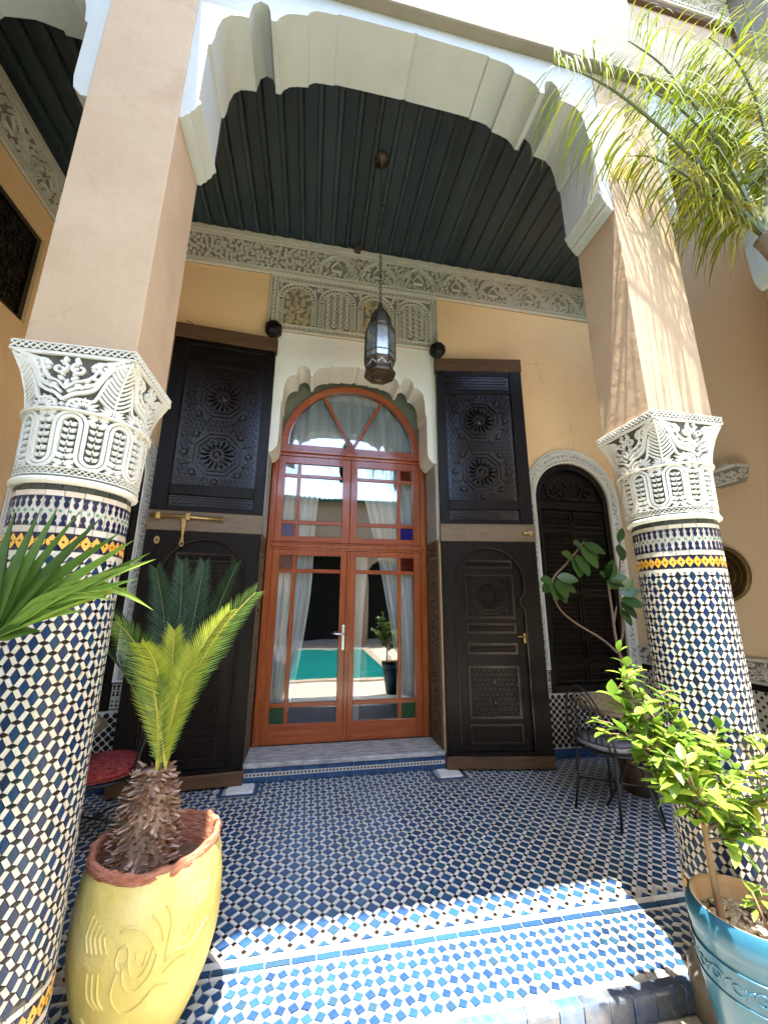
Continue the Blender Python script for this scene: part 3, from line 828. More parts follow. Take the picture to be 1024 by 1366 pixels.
for k in range(4):
    u0 = px0 + 0.08 + k * fw_; u1 = u0 + fw_; cu = (u0 + u1) / 2
    v0, v1 = pz0 + 0.085, pz1 - 0.085
    zs_ = v1 - 0.2
    for hw, wd in ((fw_ / 2 - 0.012, 0.012), (fw_ / 2 - 0.068, 0.011)):
        r.ribbon([(cu - hw, v0)] + arc(cu, zs_, hw, pi, 0, 14, min(hw, v1 - zs_ - 0.004 - (0.0 if wd > 0.0115 else 0.05))) + [(cu + hw, v0)], W0, wd, 0.0105, 0.034)
    hwm = fw_ / 2 - 0.040
    path = [(cu - hwm, v0 + 0.03 * i) for i in range(int((zs_ - v0) / 0.03))] + arc(cu, zs_, hwm, pi, 0, 14, v1 - zs_ - 0.03) + [(cu + hwm, zs_ - 0.03 * (i + 1)) for i in range(int((zs_ - v0) / 0.03))]
    for i in range(len(path) - 1):
        a = atan2(path[i + 1][1] - path[i][1], path[i + 1][0] - path[i][0])
        for sg in (-1, 1): r.ngon(leafpoly(path[i][0], path[i][1], a + sg * 0.85, 0.028, 0.014), W0, 0.0105, 0.03, 0.6)
    hi = fw_ / 2 - 0.078
    ins = lambda u, v: abs(u - cu) < hi and (v < zs_ or ((u - cu) / hi) ** 2 + ((v - zs_) / max(v1 - zs_ - 0.06, 0.01)) ** 2 < 1)
    if k % 2 == 0:
        scroll_fill(gl, W0, ins, (cu - hi, cu + hi, v0, v1), 0.030, 0.0105, 0.034, 30 + k, h0=0.0105)
    else:
        for a in range(4):
            for b2 in range(9):
                u = cu + (a - 1.5) * 2 * hi / 4; v = v0 + 0.035 + b2 * 0.062 + (0.031 if a % 2 else 0)
                if ins(u, v) and v < v1:
                    r.ribbon(arc(u, v, 0.023, 0, 2 * pi, 8)[:-1], W0, 0.0075, 0.0105, 0.034, closed=True)
                    r.ngon(arc(u, v, 0.007, 0, 2 * pi, 6)[:-1], W0, 0.0105, 0.03, 0.6)
        for a in range(5):
            u = cu + (a - 2) * 2 * hi / 4
            r.ribbon([(u + 0.004 * (-1) ** q, v0 + 0.03 * q) for q in range(int((v1 - 0.03 - v0) / 0.03)) if ins(u * 0.999, v0 + 0.03 * q) or abs(a - 2) == 2 and v0 + 0.03 * q < zs_], W0, 0.0055, 0.0105, 0.028)
    for sg in (-1, 1):
        scroll_fill(r, W0, lambda u, v: True, (cu + sg * fw_ * 0.5 - 0.055, cu + sg * fw_ * 0.5 + 0.055, v1 - 0.085, v1) if sg > 0 and k < 3 else ((cu - fw_ / 2 + 0.01, cu - fw_ / 2 + 0.06, v1 - 0.09, v1)), 0.022, 0.008, 0.03, 50 + k, h0=0.0105)
r.build('carving', 'frieze_rib', panel); tag(gl.build('gilt_carving', 'gilt_rib', panel), kind='stuff')

# niche surrounds: carved white bands, and the tile dado below
for s in (-1, 1):
    cx = s * NX
    o_, i_ = 0.592, 0.467
    lo = 0.81
    b = MB()
    b.prism([[(cx - o_, lo)] + arc(cx, 2.60, o_, pi, 0, 24, 0.625) + [(cx + o_, lo), (cx + i_, lo)] + arc(cx, 2.60, i_, 0, pi, 24, 0.458) + [(cx - i_, lo)]], W0, -0.05, 0.016)
    so_ = b.build('niche_band', 'niche_ground', back)
    r = MB()
    for rad_, ry, wd in ((o_ - 0.008, 0.617, 0.016), (i_ + 0.008, 0.466, 0.016), (i_ + 0.028, 0.486, 0.006), (o_ - 0.028, 0.597, 0.006)):
        r.ribbon([(cx - rad_, lo), (cx - rad_, 1.6)] + arc(cx, 2.60, rad_, pi, 0, 28, ry) + [(cx + rad_, 1.6), (cx + rad_, lo)], W0, wd, 0.0165, 0.034)
    for sg in (-1, 1):
        r.slab(W0, cx + sg * (i_ + 0.0625) - 0.055, cx + sg * (i_ + 0.0625) + 0.055, lo, lo + 0.014, 0.0165, 0.033)
        x0 = cx + sg * (i_ + 0.0625)
        scroll_fill(r, W0, lambda u, v: True, (x0 - 0.036, x0 + 0.036, lo + 0.02, 2.6), 0.0185, 0.0078, 0.031, 70 + s, h0=0.0165)
    mpr = lambda u, v, h, cx=cx: ((cx + (i_ + v) * cos(u), -h, 2.60 + (0.458 + v * 1.32) * sin(u)))
    # along the arch, in polar strips
    Rr = random.Random(77)
    for k in range(64):
        a = pi * (k + 0.5) / 64
        for vv in (0.042, 0.083):
            cu_, cv_ = a + Rr.uniform(-0.006, 0.006), vv
            pts = [(cu_ + q[0] / 0.53, cv_ + q[1]) for q in spiral(0, 0, 0.0185, Rr.uniform(0, 6.28), 1.0, Rr.choice((-1, 1)), 9)]
            r.ribbon(pts, mpr, 0.0078, 0.0165, 0.031)
            r.ngon([(cu_ + q[0] / 0.53, cv_ + q[1]) for q in leafpoly(0.014, 0.012, Rr.uniform(0, 6), 0.016, 0.010)], mpr, 0.0165, 0.029, 0.6)
    r.build('carving', 'niche_white', so_)
# dado: white plate with black octagons, mirrored arabesque strip and blue skirting
for s in (-1, 1):
    xa, xb = (0.875, XW) if s > 0 else (-XW, -0.94)
    wb, kb = MB(), MB()
    wb.slab(W0, xa, xb, 0.088, 0.585, -0.004, 0.006)
    for sg in (-1, 1):
        c = s * NX + sg * 0.53
        wb.slab(W0, max(c - 0.0625, xa), min(c + 0.0625, xb), 0.586, 0.808, -0.004, 0.006)
    wb.slab(W0, xa if s > 0 else s * NX + 0.594, (s * NX - 0.594) if s > 0 else xb, 0.586, 0.808, -0.004, 0.006)
    pit = 0.0335
    nrow = int((0.575 - 0.10) / pit)
    for j in range(nrow):
        for i in range(int((xb - xa) / (2 * pit)) + 1):
            u = xa + 0.018 + (2 * i + j % 2) * pit; v = 0.10 + (j + 0.5) * pit
            if u > xb - 0.015: continue
            q = 0.46 * pit; d = q * 0.42
            kb.ngon([(u - q - d, v - d), (u - d, v - q - d), (u + d, v - q - d), (u + q + d, v - d), (u + q + d, v + d), (u + d, v + q + d), (u - d, v + q + d), (u - q - d, v + d)], W0, 0.006, 0.0085, 0.94)
    for sg in (-1, 1):                        # piers beside the niche
        c = s * NX + sg * 0.53
        for k in range(4):
            u = c - 0.046 + k * 0.031
            if not (xa + 0.01 < u < xb - 0.01): continue
            for v0, d in ((0.785, -1), (0.70, 1)):
                kb.ngon([(u - 0.012, v0), (u + 0.012, v0), (u + 0.009, v0 + d * 0.012), (u + 0.004, v0 + d * 0.022), (u + 0.008, v0 + d * 0.032), (u, v0 + d * 0.042), (u - 0.008, v0 + d * 0.032), (u - 0.004, v0 + d * 0.022), (u - 0.009, v0 + d * 0.012)], W0, 0.006, 0.0085, 0.95)
            for (dv, rr) in ((0.660, 0.010), (0.630, 0.012)):
                kb.ngon([(u + rr, dv), (u, dv + rr), (u - rr, dv), (u, dv - rr)], W0, 0.006, 0.0085, 0.95)
        kb.slab(W0, max(c - 0.06, xa + 0.002), min(c + 0.06, xb - 0.002), 0.796, 0.806, 0.0062, 0.0085)
        kb.slab(W0, max(c - 0.06, xa + 0.002), min(c + 0.06, xb - 0.002), 0.598, 0.606, 0.0062, 0.0085)
    tag(wb.build('white_dado_tile_field', 'tile_white', back), kind='stuff')
    tag(kb.build('black_dado_tile_field', 'tile_black', back), kind='stuff')
    sk = MB()
    n = int((xb - xa) / 0.15)
    for k in range(n):
        sk = MB(); sk.slab(W0, xa + k * (xb - xa) / n + 0.001, xa + (k + 1) * (xb - xa) / n - 0.001, 0.001, 0.086, -0.002, 0.009)
        sk.build('skirting_tile', 'step_blue', back, bevel=0.002)

# ------------------------------------------------------------------ side walls of the gallery
left = thing('side_wall', 'tan side wall left of the arcade with frieze and dark lattice window', 'wall', (-XW - 0.1, -1, 0))
right = thing('side_wall', 'tan side wall behind the palm with brass tray and carved dado band', 'wall', (XW + 0.1, -1, 0))
for s, par in ((-1, left), (1, right)):
    mp = side_map(s * XW, -s)
    b = MB()
    lp = [(YB - 0.35, 0), (-0.001, 0), (-0.001, 5.75), (YB - 0.35, 5.75)]
    if s < 0: b.prism([lp, [(-1.15, 3.87), (-1.15, 4.79), (-0.275, 4.79), (-0.275, 3.87)]], mp, -0.3, 0)
    else: b.prism([lp], mp, -0.3, 0)
    b.build('plaster', 'tan_plaster' if s < 0 else 'tan_plaster_side', par)
    frieze(mp, YB + 0.01, -0.052, Z0F, Z1F, par, 8 + s, -1.9)
    # dado: dark tiles with carved band on top
    b = MB(); b.slab(mp, YB, -0.012, 0.86, 1.04, -0.004, 0.008)
    bo = b.build('dado_band', 'frieze_ground', par)
    r = MB()
    r.slab(mp, YB, -0.012, 1.022, 1.045, 0.0085, 0.03); r.slab(mp, YB, -0.012, 0.86, 0.874, 0.0085, 0.026)
    scroll_fill(r, mp, lambda u, v: True, (YB, -0.02, 0.88, 1.018), 0.026, 0.010, 0.026, 90 + s, h0=0.0085)
    r.build('carving', 'stucco_white', bo)
    wb, kb = MB(), MB()
    wb.slab(mp, YB, -0.012, 0.10, 0.858, -0.004, 0.006)
    for j in range(22):
        for i in range(31):
            u = YB + 0.03 + (2 * i + j % 2) * 0.0335; v = 0.118 + j * 0.0335
            if u < -0.04: kb.ngon([(u - 0.0145, v), (u, v - 0.0145), (u + 0.0145, v), (u, v + 0.0145)], mp, 0.006, 0.0085, 0.94)
    kb.slab(mp, YB, -0.012, 0.80, 0.85, 0.0062, 0.0085)
    tag(wb.build('white_dado_tile_field', 'tile_white', par), kind='stuff')
    tag(kb.build('black_dado_tile_field', 'tile_black', par), kind='stuff')
    for k in range(13):
        b = MB(); b.slab(mp, YB + k * 0.158 + 0.001, YB + (k + 1) * 0.158 - 0.001, 0.001, 0.098, -0.002, 0.009)
        b.build('skirting_tile', 'step_blue', par, bevel=0.002)
# lattice window in the left wall
mp = side_map(-XW - 0.06, 1)
b = MB(); b.slab(mp, -1.15, -0.275, 3.87, 4.79, -0.03, 0.0)
wn_ = b.build('window', 'dark_wood', left)
r = MB()
for a, b2, c, d in ((-1.15, -0.275, 3.87, 3.92), (-1.15, -0.275, 4.74, 4.79), (-1.15, -1.10, 3.92, 4.74), (-0.325, -0.275, 3.92, 4.74)): r.slab(mp, a, b2, c, d, 0.0005, 0.03)
scroll_fill(r, mp, lambda u, v: True, (-1.09, -0.335, 3.93, 4.73), 0.055, 0.012, 0.02, 3, h0=0.0005)
r.build('lattice', 'carved_wood', wn_)

# ------------------------------------------------------------------ ceiling
ceil = thing('ceiling', 'dark painted wooden plank ceiling of the gallery', 'ceiling', (0, -1, 5.6))
b = MB(); b.box(-XW - 0.3, XW + 0.3, YB + 0.002, 0.45, 5.66, 5.75); b.build('boarding', 'ceiling_wood', ceil)
n = 36
w = 2 * XW / n
pm = []
R = random.Random(3)
for k in range(n):
    x0 = -XW + k * w
    b = MB()
    # lapped planks: each has one deeper edge that throws a dark joint
    dz = R.uniform(-0.003, 0.003)
    prof = [(x0 + 0.004, 5.618 + dz), (x0 + w * 0.70, 5.602 + dz), (x0 + w * 0.74, 5.578 + dz), (x0 + w * 0.95, 5.578 + dz), (x0 + w * 0.985, 5.60 + dz), (x0 + w * 0.985, 5.659), (x0 + 0.004, 5.659)]
    m_ = len(prof)
    b.add([(a, YB + 0.001, c) for a, c in prof] + [(a, -0.001, c) for a, c in prof], [(i, (i + 1) % m_, m_ + (i + 1) % m_, m_ + i) for i in range(m_)] + [tuple(range(m_)), tuple(range(2 * m_ - 1, m_ - 1, -1))])
    b.build('plank', 'ceiling_wood', ceil, bevel=0.003)
b = MB(); b.box(-0.10, -0.035, -0.10, -0.047, 5.50, 5.577)
tag(b.build('wooden_block', 'beam_wood', bevel=0.004), 'small brown wooden block between the frieze and the plank ceiling', 'block')

# ------------------------------------------------------------------ arcade: piers, lambrequin arches, upper wall
arcade = thing('arcade_wall', 'courtyard arcade with square cream piers and white lobed arches', 'wall', (0, -2.23, ZS))
PROF = [(1.107, 3.56), (1.088, 3.562), (1.080, 3.578), (1.064, 3.590), (1.062, 3.604), (1.046, 3.620), (1.038, 3.650), (1.026, 3.662), (1.026, 3.676), (1.038, 3.682), (1.036, 4.055), (1.022, 4.06), (1.014, 4.10), (1.008, 4.18), (0.99, 4.255), (0.955, 4.298), (0.90, 4.312),
        (0.872, 4.312), (0.866, 4.36), (0.856, 4.42), (0.822, 4.456), (0.786, 4.44), (0.772, 4.40), (0.765, 4.335), (0.738, 4.335), (0.722, 4.375), (0.69, 4.412), (0.64, 4.432), (0.585, 4.445),
        (0.582, 4.468), (0.55, 4.496), (0.50, 4.506), (0.435, 4.51), (0.432, 4.522), (0.25, 4.528), (0.02, 4.532), (0.0, 4.545)]
def arch_panel(cx, half, zt, sx, zscale=1.0, zoff=0.0):
    pr = [(u * sx, v) for u, v in PROF]
    loop = [(cx - half, ZS), (cx - half, zt), (cx + half, zt), (cx + half, ZS)] + [(cx + u, v) for u, v in pr[1:]] + [(cx - u, v) for u, v in reversed(pr[1:-1])]
    b = MB()
    b.prism([loop], lambda u, v, h: (u, YB - 0.002 - h, v), 0.0, YB - YF - 0.008)
    return b.build('arch', 'white_plaster', arcade, sharp=34)
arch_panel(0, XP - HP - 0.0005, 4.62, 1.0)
SB = 0.535                                            # half span of side bays
for s in (-1, 1):
    cx = s * (XP + HP + SB)
    pr = [(0.535, 3.56), (0.503, 3.565), (0.473, 3.60), (0.464, 3.665), (0.464, 4.0), (0.45, 4.01), (0.44, 4.10), (0.42, 4.18), (0.36, 4.20), (0.355, 4.28), (0.33, 4.32), (0.29, 4.33), (0.28, 4.36), (0.22, 4.395), (0.15, 4.40), (0.14, 4.43), (0.0, 4.46)]
    loop = [(cx - SB + 0.0005, ZS), (cx - SB + 0.0005, 4.62), (cx + SB - 0.0005, 4.62), (cx + SB - 0.0005, ZS)] + [(cx + u, v) for u, v in pr[1:]] + [(cx - u, v) for u, v in reversed(pr[1:-1])]
    b = MB(); b.prism([loop], lambda u, v, h: (u, YB - 0.002 - h, v), 0.0, YB - YF - 0.008)
    b.build('arch', 'white_plaster', arcade, sharp=34)
for s in (-1, 1):
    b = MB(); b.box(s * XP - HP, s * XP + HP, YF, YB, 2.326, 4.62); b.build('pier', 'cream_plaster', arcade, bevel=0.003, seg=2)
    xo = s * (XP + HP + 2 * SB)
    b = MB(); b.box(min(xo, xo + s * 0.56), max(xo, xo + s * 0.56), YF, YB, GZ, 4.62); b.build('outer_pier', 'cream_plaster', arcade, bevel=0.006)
# upper wall: solid left, loggia opening upper right
YU = YF - 0.05
b = MB()
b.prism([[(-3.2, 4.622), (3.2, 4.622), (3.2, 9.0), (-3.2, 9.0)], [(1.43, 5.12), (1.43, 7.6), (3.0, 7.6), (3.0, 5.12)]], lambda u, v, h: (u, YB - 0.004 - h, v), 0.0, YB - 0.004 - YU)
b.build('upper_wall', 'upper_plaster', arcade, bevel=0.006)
b = MB()
b.box(1.2, 3.2, -2.04, -1.9, 5.76, 9.0)
b.build('loggia_wall', 'cream_plaster', arcade)
lo_map = wall_map(-2.042)
b = MB(); b.slab(lo_map, 1.3, 3.1, 6.40, 6.46, 0.0, 0.03); b.build('loggia_moulding', 'beam_wood', arcade)
frieze(lo_map, 1.3, 3.1, 6.48, 6.80, arcade, 21, 1.5)
b = MB(); b.box(1.44, 2.99, YU + 0.01, -2.04, 6.82, 6.9); b.build('loggia_ceiling', 'ceiling_wood', arcade)
b = MB(); b.box(-3.2, 3.2, -1.2, 0.5, 8.9, 9.0); b.build('roof_slab', 'upper_plaster', arcade)

# ------------------------------------------------------------------ tiled columns
def column(cx, label):
    col = thing('tiled_column', label, 'column', (cx, YC, GZ), 'columns of the arcade')
    b = MB(); b.lathe([(RC + 0.03, GZ), (RC + 0.03, 0.05), (RC + 0.012, 0.07), (RC, 0.09), (RC, ZCB)], 64, (cx, YC, 0))
    b.build('shaft', 'grout_dark', col, smooth=True)
    def mp(u, v, h): a = u / 0.169; return (cx + (RC + h) * sin(a), YC - (RC + h) * cos(a), v)
    def mp0(u, v, h): a = u / 0.169; return ((RC + h) * sin(a), -(RC + h) * cos(a), v)
    C = 2 * pi * 0.169
    N = 21
    wq = C / N / 2
    th = radians(28.5)
    a_ = 0.0262
    b_ = (wq - a_ * sin(th)) / cos(th)
    hq = a_ * cos(th) + b_ * sin(th)
    zlo, zhi = 0.392, 1.590
    rows = int((zhi - zlo) / hq)
    hq = (zhi - zlo) / rows
    # recompute a_, b_ for the exact row height keeps the joints even
    b_ = (wq * cos(th) - hq * sin(th)) / (cos(th) ** 2 - sin(th) ** 2)
    a_ = (wq - b_ * cos(th)) / sin(th)
    sx, sz = a_ * sin(th), a_ * cos(th)
    kx, kz = b_ * cos(th), b_ * sin(th)
    sh = 0.93
    def poly(pts): return [(u * sh, v * sh) for u, v in pts]
    PB = poly([(0, -sz), (sx, 0), (0, sz), (-sx, 0)])
    PK = poly([(0, -kz), (kx, 0), (0, kz), (-kx, 0)])
    # white rectangles centred half way between neighbouring blues
    # edge of the blue rhombus from (sx,0) to (0,sz) pushed out along its normal by b_
    e = [(sx, 0), (0, sz), (0 + kx, sz + kz), (sx + kx, kz)]
    mx = sum(p[0] for p in e) / 4; mz = sum(p[1] for p in e) / 4
    PW1 = poly([(p[0] - mx, p[1] - mz) for p in e])
    PW2 = [(-u, v) for u, v in PW1]
    lists = {'blue_tile': [], 'white_tile': [], 'black_tile': []}
    for j in range(rows):
        for i in range(N):
            u = (i + 0.5 * (j % 2)) * 2 * wq; v = zlo + (j + 0.5) * hq
            lists['blue_tile'].append((u, v, PB, 0))
            lists['black_tile'].append((u + wq, v, PK, 1))
            lists['white_tile'].append((u + mx, v + mz, PW1, 2))
            lists['white_tile'].append((u - mx, v + mz, PW2, 3))
    Rn = random.Random(int(cx * 10))
    for nm, m_, lim in (('blue_tile', 'tile_blue', 300), ('white_tile', 'tile_white', 300), ('black_tile', 'tile_black', 200)):
        its = [t for t in lists[nm] if zlo - 0.001 <= t[1] - max(abs(p[1]) for p in t[2]) * 0 and t[1] < zhi]
        def facing(t):
            P = Vector(mp(t[0], t[1], 0)); n_ = Vector((sin(t[0] / 0.169), -cos(t[0] / 0.169), 0))
            d = CAM - P
            return n_.dot(d.normalized()) / d.length_squared if in_view(P) else -1
        order = sorted(its, key=facing, reverse=True)
        pick = set(id(t) for t in order[:lim] if facing(t) > 0)
        rest = MB(); cache = {}
        for t in its:
            if id(t) in pick:
                if t[3] not in cache:
                    q = MB(); q.ngon(t[2], mp0, 0.0, 0.0035, 0.94); cache[t[3]] = q.mesh(nm, m_)
                o = place(cache[t[3]], nm, col)
                o.location = (cx, YC, t[1]); o.rotation_euler = (0, 0, t[0] / 0.169)
                o.matrix_parent_inverse = Matrix.Translation(-Vector(col.location))
            else:
                dh = Rn.uniform(-0.0006, 0.0006)
                rest.ngon([(t[0] + p[0], t[1] + p[1]) for p in t[2]], lambda u, v, h: mp(u, v, h + dh), 0.0, 0.0035, 0.94)
        tag(rest.build(nm + '_field', m_, col), kind='stuff')
    # bands (top, and mirrored at the foot)
    def bands(zt, d):
        """d=-1: going down from zt"""
        def ring(z0, z1, n, m_, nm, h=0.0035):
            z0, z1 = min(z0, z1), max(z0, z1)
            q = MB()
            for k in range(n):
                u0 = C * k / n + 0.0008; u1 = C * (k + 1) / n - 0.0008
                q.ngon([(u0, z0 + 0.0008), (u1, z0 + 0.0008), (u1, z1 - 0.0008), (u0, z1 - 0.0008)], mp, 0.0, h + 0.0008 * ((k * 7) % 3 - 1), 0.97)
            return q.build(nm, m_, col)
        ring(zt, zt + d * 0.019, 24, 'tile_dark_row', 'dark_tile_ring')
        ring(zt + d * 0.019, zt + d * 0.039, 20, 'tile_pale', 'pale_tile_ring')
        z0, z1 = zt + d * 0.039, zt + d * 0.137
        ring(z0, z1, 30, 'tile_white', 'arabesque_ground', 0.0022)
        q, gq = MB(), MB()
        n = 42
        for k in range(n):
            u = C * (k + 0.5) / n
            for zz, dd in ((z0, d), (z1, -d)):
                q.ngon([(u - 0.0105, zz + dd * 0.001), (u + 0.0105, zz + dd * 0.001), (u + 0.0088, zz + dd * 0.009), (u + 0.0038, zz + dd * 0.016), (u + 0.0078, zz + dd * 0.025), (u + 0.0058, zz + dd * 0.034), (u, zz + dd * 0.041),
                        (u - 0.0058, zz + dd * 0.034), (u - 0.0078, zz + dd * 0.025), (u - 0.0038, zz + dd * 0.016), (u - 0.0088, zz + dd * 0.009)], mp, 0.002, 0.0042, 0.97)
            ug = C * k / n; zm = (z0 + z1) / 2
            gq.ngon([(ug - 0.006, zm), (ug, zm - 0.006), (ug + 0.006, zm), (ug, zm + 0.006)], mp, 0.002, 0.0042, 0.95)
        q.build('navy_bulb_tiles' if False else 'navy_arabesque', 'tile_navy', col); gq.build('green_diamond_row', 'tile_green', col)
        ring(z1, z1 + d * 0.023, 22, 'tile_white', 'white_tile_ring')
        y0, y1 = z1 + d * 0.023, z1 + d * 0.080
        ring(y0, y1, 30, 'tile_navy', 'navy_tile_ring', 0.0022)
        q, kq = MB(), MB()
        n = 36
        ym = (y0 + y1) / 2
        for k in range(n):
            u = C * (k + 0.5) / n
            q.ngon([(u - 0.0147, ym - 0.004), (u, ym - 0.0245), (u + 0.0147, ym - 0.004), (u + 0.0147, ym + 0.004), (u, ym + 0.0245), (u - 0.0147, ym + 0.004)], mp, 0.002, 0.0042, 0.97)
            for uu, rr in ((u, 0.0042), (u + C / n / 2, 0.0026)):
                kq.ngon([(uu - rr, ym), (uu, ym - rr), (uu + rr, ym), (uu, ym + rr)], mp, 0.0042, 0.0050, 0.95)
        q.build('yellow_diamond_row', 'tile_yellow', col); kq.build('black_diamond_row', 'tile_black', col)
        ring(y1, y1 + d * 0.018, 22, 'tile_white', 'white_tile_ring')
        return y1 + d * 0.018
    bands(1.826, -1)
    bands(0.155, 1)
    # ---- capital
    def cap(u, z, h):
        a = u / 0.178
        dr = 0.1725 + 0.008 * min(max((z - 1.86) / 0.26, 0), 1)
        t = min(max((z - 2.11) / 0.235, 0), 1)
        tt = 0.35 * t + 0.65 * t ** 2.6
        m_ = max(abs(cos(a)), abs(sin(a)))
        r_ = dr * (1 - tt) + (0.190 / m_) * tt + h
        zz = 1.836 + (z - 1.84) * 0.249 / 0.282 if z < 2.122 else 2.085 + (z - 2.122) * 0.221 / 0.226
        return (cx + r_ * sin(a), YC + 0.005 - r_ * cos(a) * (1 - 0.085 * tt), zz)
    U = 2 * pi * 0.178
    b = MB()
    nA, nZ = 96, 30
    zs_ = [1.84 + (2.348 - 1.84) * j / nZ for j in range(nZ + 1)]
    vs_ = [cap(U * i / nA, z, 0) for z in zs_ for i in range(nA)]
    b.add(vs_, [(j * nA + i, j * nA + (i + 1) % nA, (j + 1) * nA + (i + 1) % nA, (j + 1) * nA + i) for j in range(nZ) for i in range(nA)])
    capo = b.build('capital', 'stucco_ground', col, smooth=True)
    r = MB()
    HH = 0.012
    # meander strap
    zl, zh = 1.902, 2.108
    half = U / 16
    rr = half / 2 * 0.98
    path = []
    for k in range(16):
        uc = (k + 0.5) * half
        x0, x1 = uc - half / 2, uc + half / 2
        if k % 2 == 0:
            path += [(x0, zl + rr * 1.1), (x0, (zl + zh) / 2), (x0, zh - rr * 1.25)] + arc(uc, zh - rr * 1.25, half / 2, pi, 0, 9, rr * 1.25)[1:-1] + [(x1, zh - rr * 1.25)]
        else:
            path += [(x0, zh - rr * 1.3), (x0, (zl + zh) / 2), (x0, zl + rr * 1.2)] + arc(uc, zl + rr * 1.2, half / 2, pi, 2 * pi, 9, rr * 1.2)[1:-1] + [(x1, zl + rr * 1.2)]
    for off, wd in ((-0.0072, 0.0125), (0.0072, 0.0125)):
        q = []
        for i in range(len(path)):
            a0, a1 = path[max(i - 1, 0)], path[min(i + 1, len(path) - 1)]
            dx, dy = a1[0] - a0[0], a1[1] - a0[1]; L = hypot(dx, dy) or 1e-6
            q.append((path[i][0] - dy / L * off, path[i][1] + dx / L * off))
        r.ribbon(q, cap, wd, 0.0, HH, top=0.88)
    for k in range(16):                        # plants in the lobes
        uc = (k + 0.5) * half
        up_ = k % 2 == 0
        z_a, z_b = (zl - 0.008, zh - 0.030) if up_ else (zl + 0.020, zh + 0.008)
        n_ = 7
        for i in range(n_):
            z = z_a + (z_b - z_a) * (i + 0.3) / n_
            wide = 1.25 if (up_ and i < 2) or (not up_ and i > 4) else 0.86
            for sg in (-1, 1):
                r.ngon(leafpoly(uc + sg * 0.001, z, pi / 2 - sg * 0.85, 0.029 * wide, 0.020 * wide), cap, 0.0, HH * 0.9, 0.86)
            r.ngon([(uc - 0.004, z + 0.012), (uc, z + 0.006), (uc + 0.004, z + 0.012), (uc, z + 0.021)], cap, 0.0, HH * 0.9, 0.85)
        for sg in (-1, 1):
            for z in ((zl - 0.006, zl + 0.010) if up_ else (zh + 0.002, zh - 0.012)):
                r.ngon(leafpoly(uc + sg * 0.006, z, (0.25 if up_ else -0.25) if sg > 0 else (pi - 0.25 if up_ else pi + 0.25), 0.026, 0.015), cap, 0.0, HH * 0.9, 0.85)
    # ring bead and lower braid
    full = [(U * i / 72, 2.122) for i in range(73)]
    r.ribbon(full, cap, 0.014, 0.0, 0.020, top=0.5)
    for z, wd in ((1.893, 0.006), (1.8655, 0.006)): r.ribbon([(q[0], z) for q in full], cap, wd, 0.0, 0.013)
    for i in range(64):
        u0, u1 = U * i / 64, U * (i + 1.2) / 64
        r.ribbon([(u0, 1.868), (u1, 1.891)], cap, 0.0042, 0.0, 0.011); r.ribbon([(u0, 1.891), (u1, 1.868)], cap, 0.0042, 0.0, 0.0105)
    # flare: straps, palmettes, fans, scrolls
    for f in range(4):
        c0 = U * f / 4
        for sg in (-1, 1):
            P_ = lambda a, z: (c0 + sg * a * 0.178, z)
            st = spline([P_(0.775, 2.325), P_(0.62, 2.30), P_(0.52, 2.255), P_(0.44, 2.215), P_(0.30, 2.195), P_(0.16, 2.185), P_(0.0, 2.158)], 5)
            st2 = [(u, z + 0.020) for u, z in st[2:-2]]
            r.ribbon(st, cap, 0.0125, 0.0, HH, top=0.88)
            r.ribbon(st2, cap, 0.0110, 0.0, HH, top=0.88)
            st3 = spline([P_(0.60, 2.262), P_(0.545, 2.22), P_(0.47, 2.17), P_(0.36, 2.165), P_(0.24, 2.165), P_(0.13, 2.155), P_(0.09, 2.132)], 5)
            st4 = [(c0 + (u - c0) * 0.86, z + 0.044) for u, z in st if z + 0.044 < 2.325]
            r.ribbon(st4, cap, 0.0085, 0.0, HH, top=0.88)
            if sg > 0: r.ribbon([(c0 + 0.135 * (k / 10 - 1), 2.3375) for k in range(21)], cap, 0.008, 0.0, HH, top=0.88)
            for k in range(7):
                uu, zz_ = st[3 + k * 3] if 3 + k * 3 < len(st) else st[-1]
                r.ngon(leafpoly(uu, zz_ + 0.010, pi / 2 + sg * 0.9, 0.017, 0.012), cap, 0.0, HH * 0.85, 0.85)
            for k in range(4):
                r.ngon(leafpoly(c0 + sg * 0.012, 2.232 + 0.020 * k, pi / 2 - sg * 0.7, 0.022, 0.016), cap, 0.0, HH * 0.85, 0.85)
                r.ngon(leafpoly(c0 + sg * (0.060 + 0.014 * k), 2.296 + 0.006 * k, (0.9 if sg > 0 else pi - 0.9), 0.026, 0.017), cap, 0.0, HH * 0.85, 0.85)
                r.ngon(leafpoly(c0 + sg * (0.056 + 0.014 * k), 2.290 + 0.006 * k, (-0.5 if sg > 0 else pi + 0.5), 0.024, 0.015), cap, 0.0, HH * 0.85, 0.85)
            r.ribbon(st3, cap, 0.0095, 0.0, HH, top=0.88)
            r.ribbon(spiral(*P_(0.16, 2.282), 0.027, pi / 2, 1.0, sg, 16), cap, 0.0095, 0.0, HH, top=0.85)
            for a, z, an in ((0.05, 2.235, pi / 2 - sg * 0.9), (0.30, 2.295, 0.3 * sg + (0 if sg > 0 else pi)), (0.36, 2.31, 0.2 * sg + (0 if sg > 0 else pi)), (0.33, 2.262, -0.6 * sg + (0 if sg > 0 else pi)), (0.22, 2.235, pi / 2 - sg * 1.2), (0.09, 2.305, pi / 2), (0.42, 2.285, -0.3 * sg + (0 if sg > 0 else pi)), (0.47, 2.318, -0.1 * sg + (0 if sg > 0 else pi)), (0.26, 2.222, 0.2 * sg + (0 if sg > 0 else pi)), (0.12, 2.212, 0.4 * sg + (0 if sg > 0 else pi))):
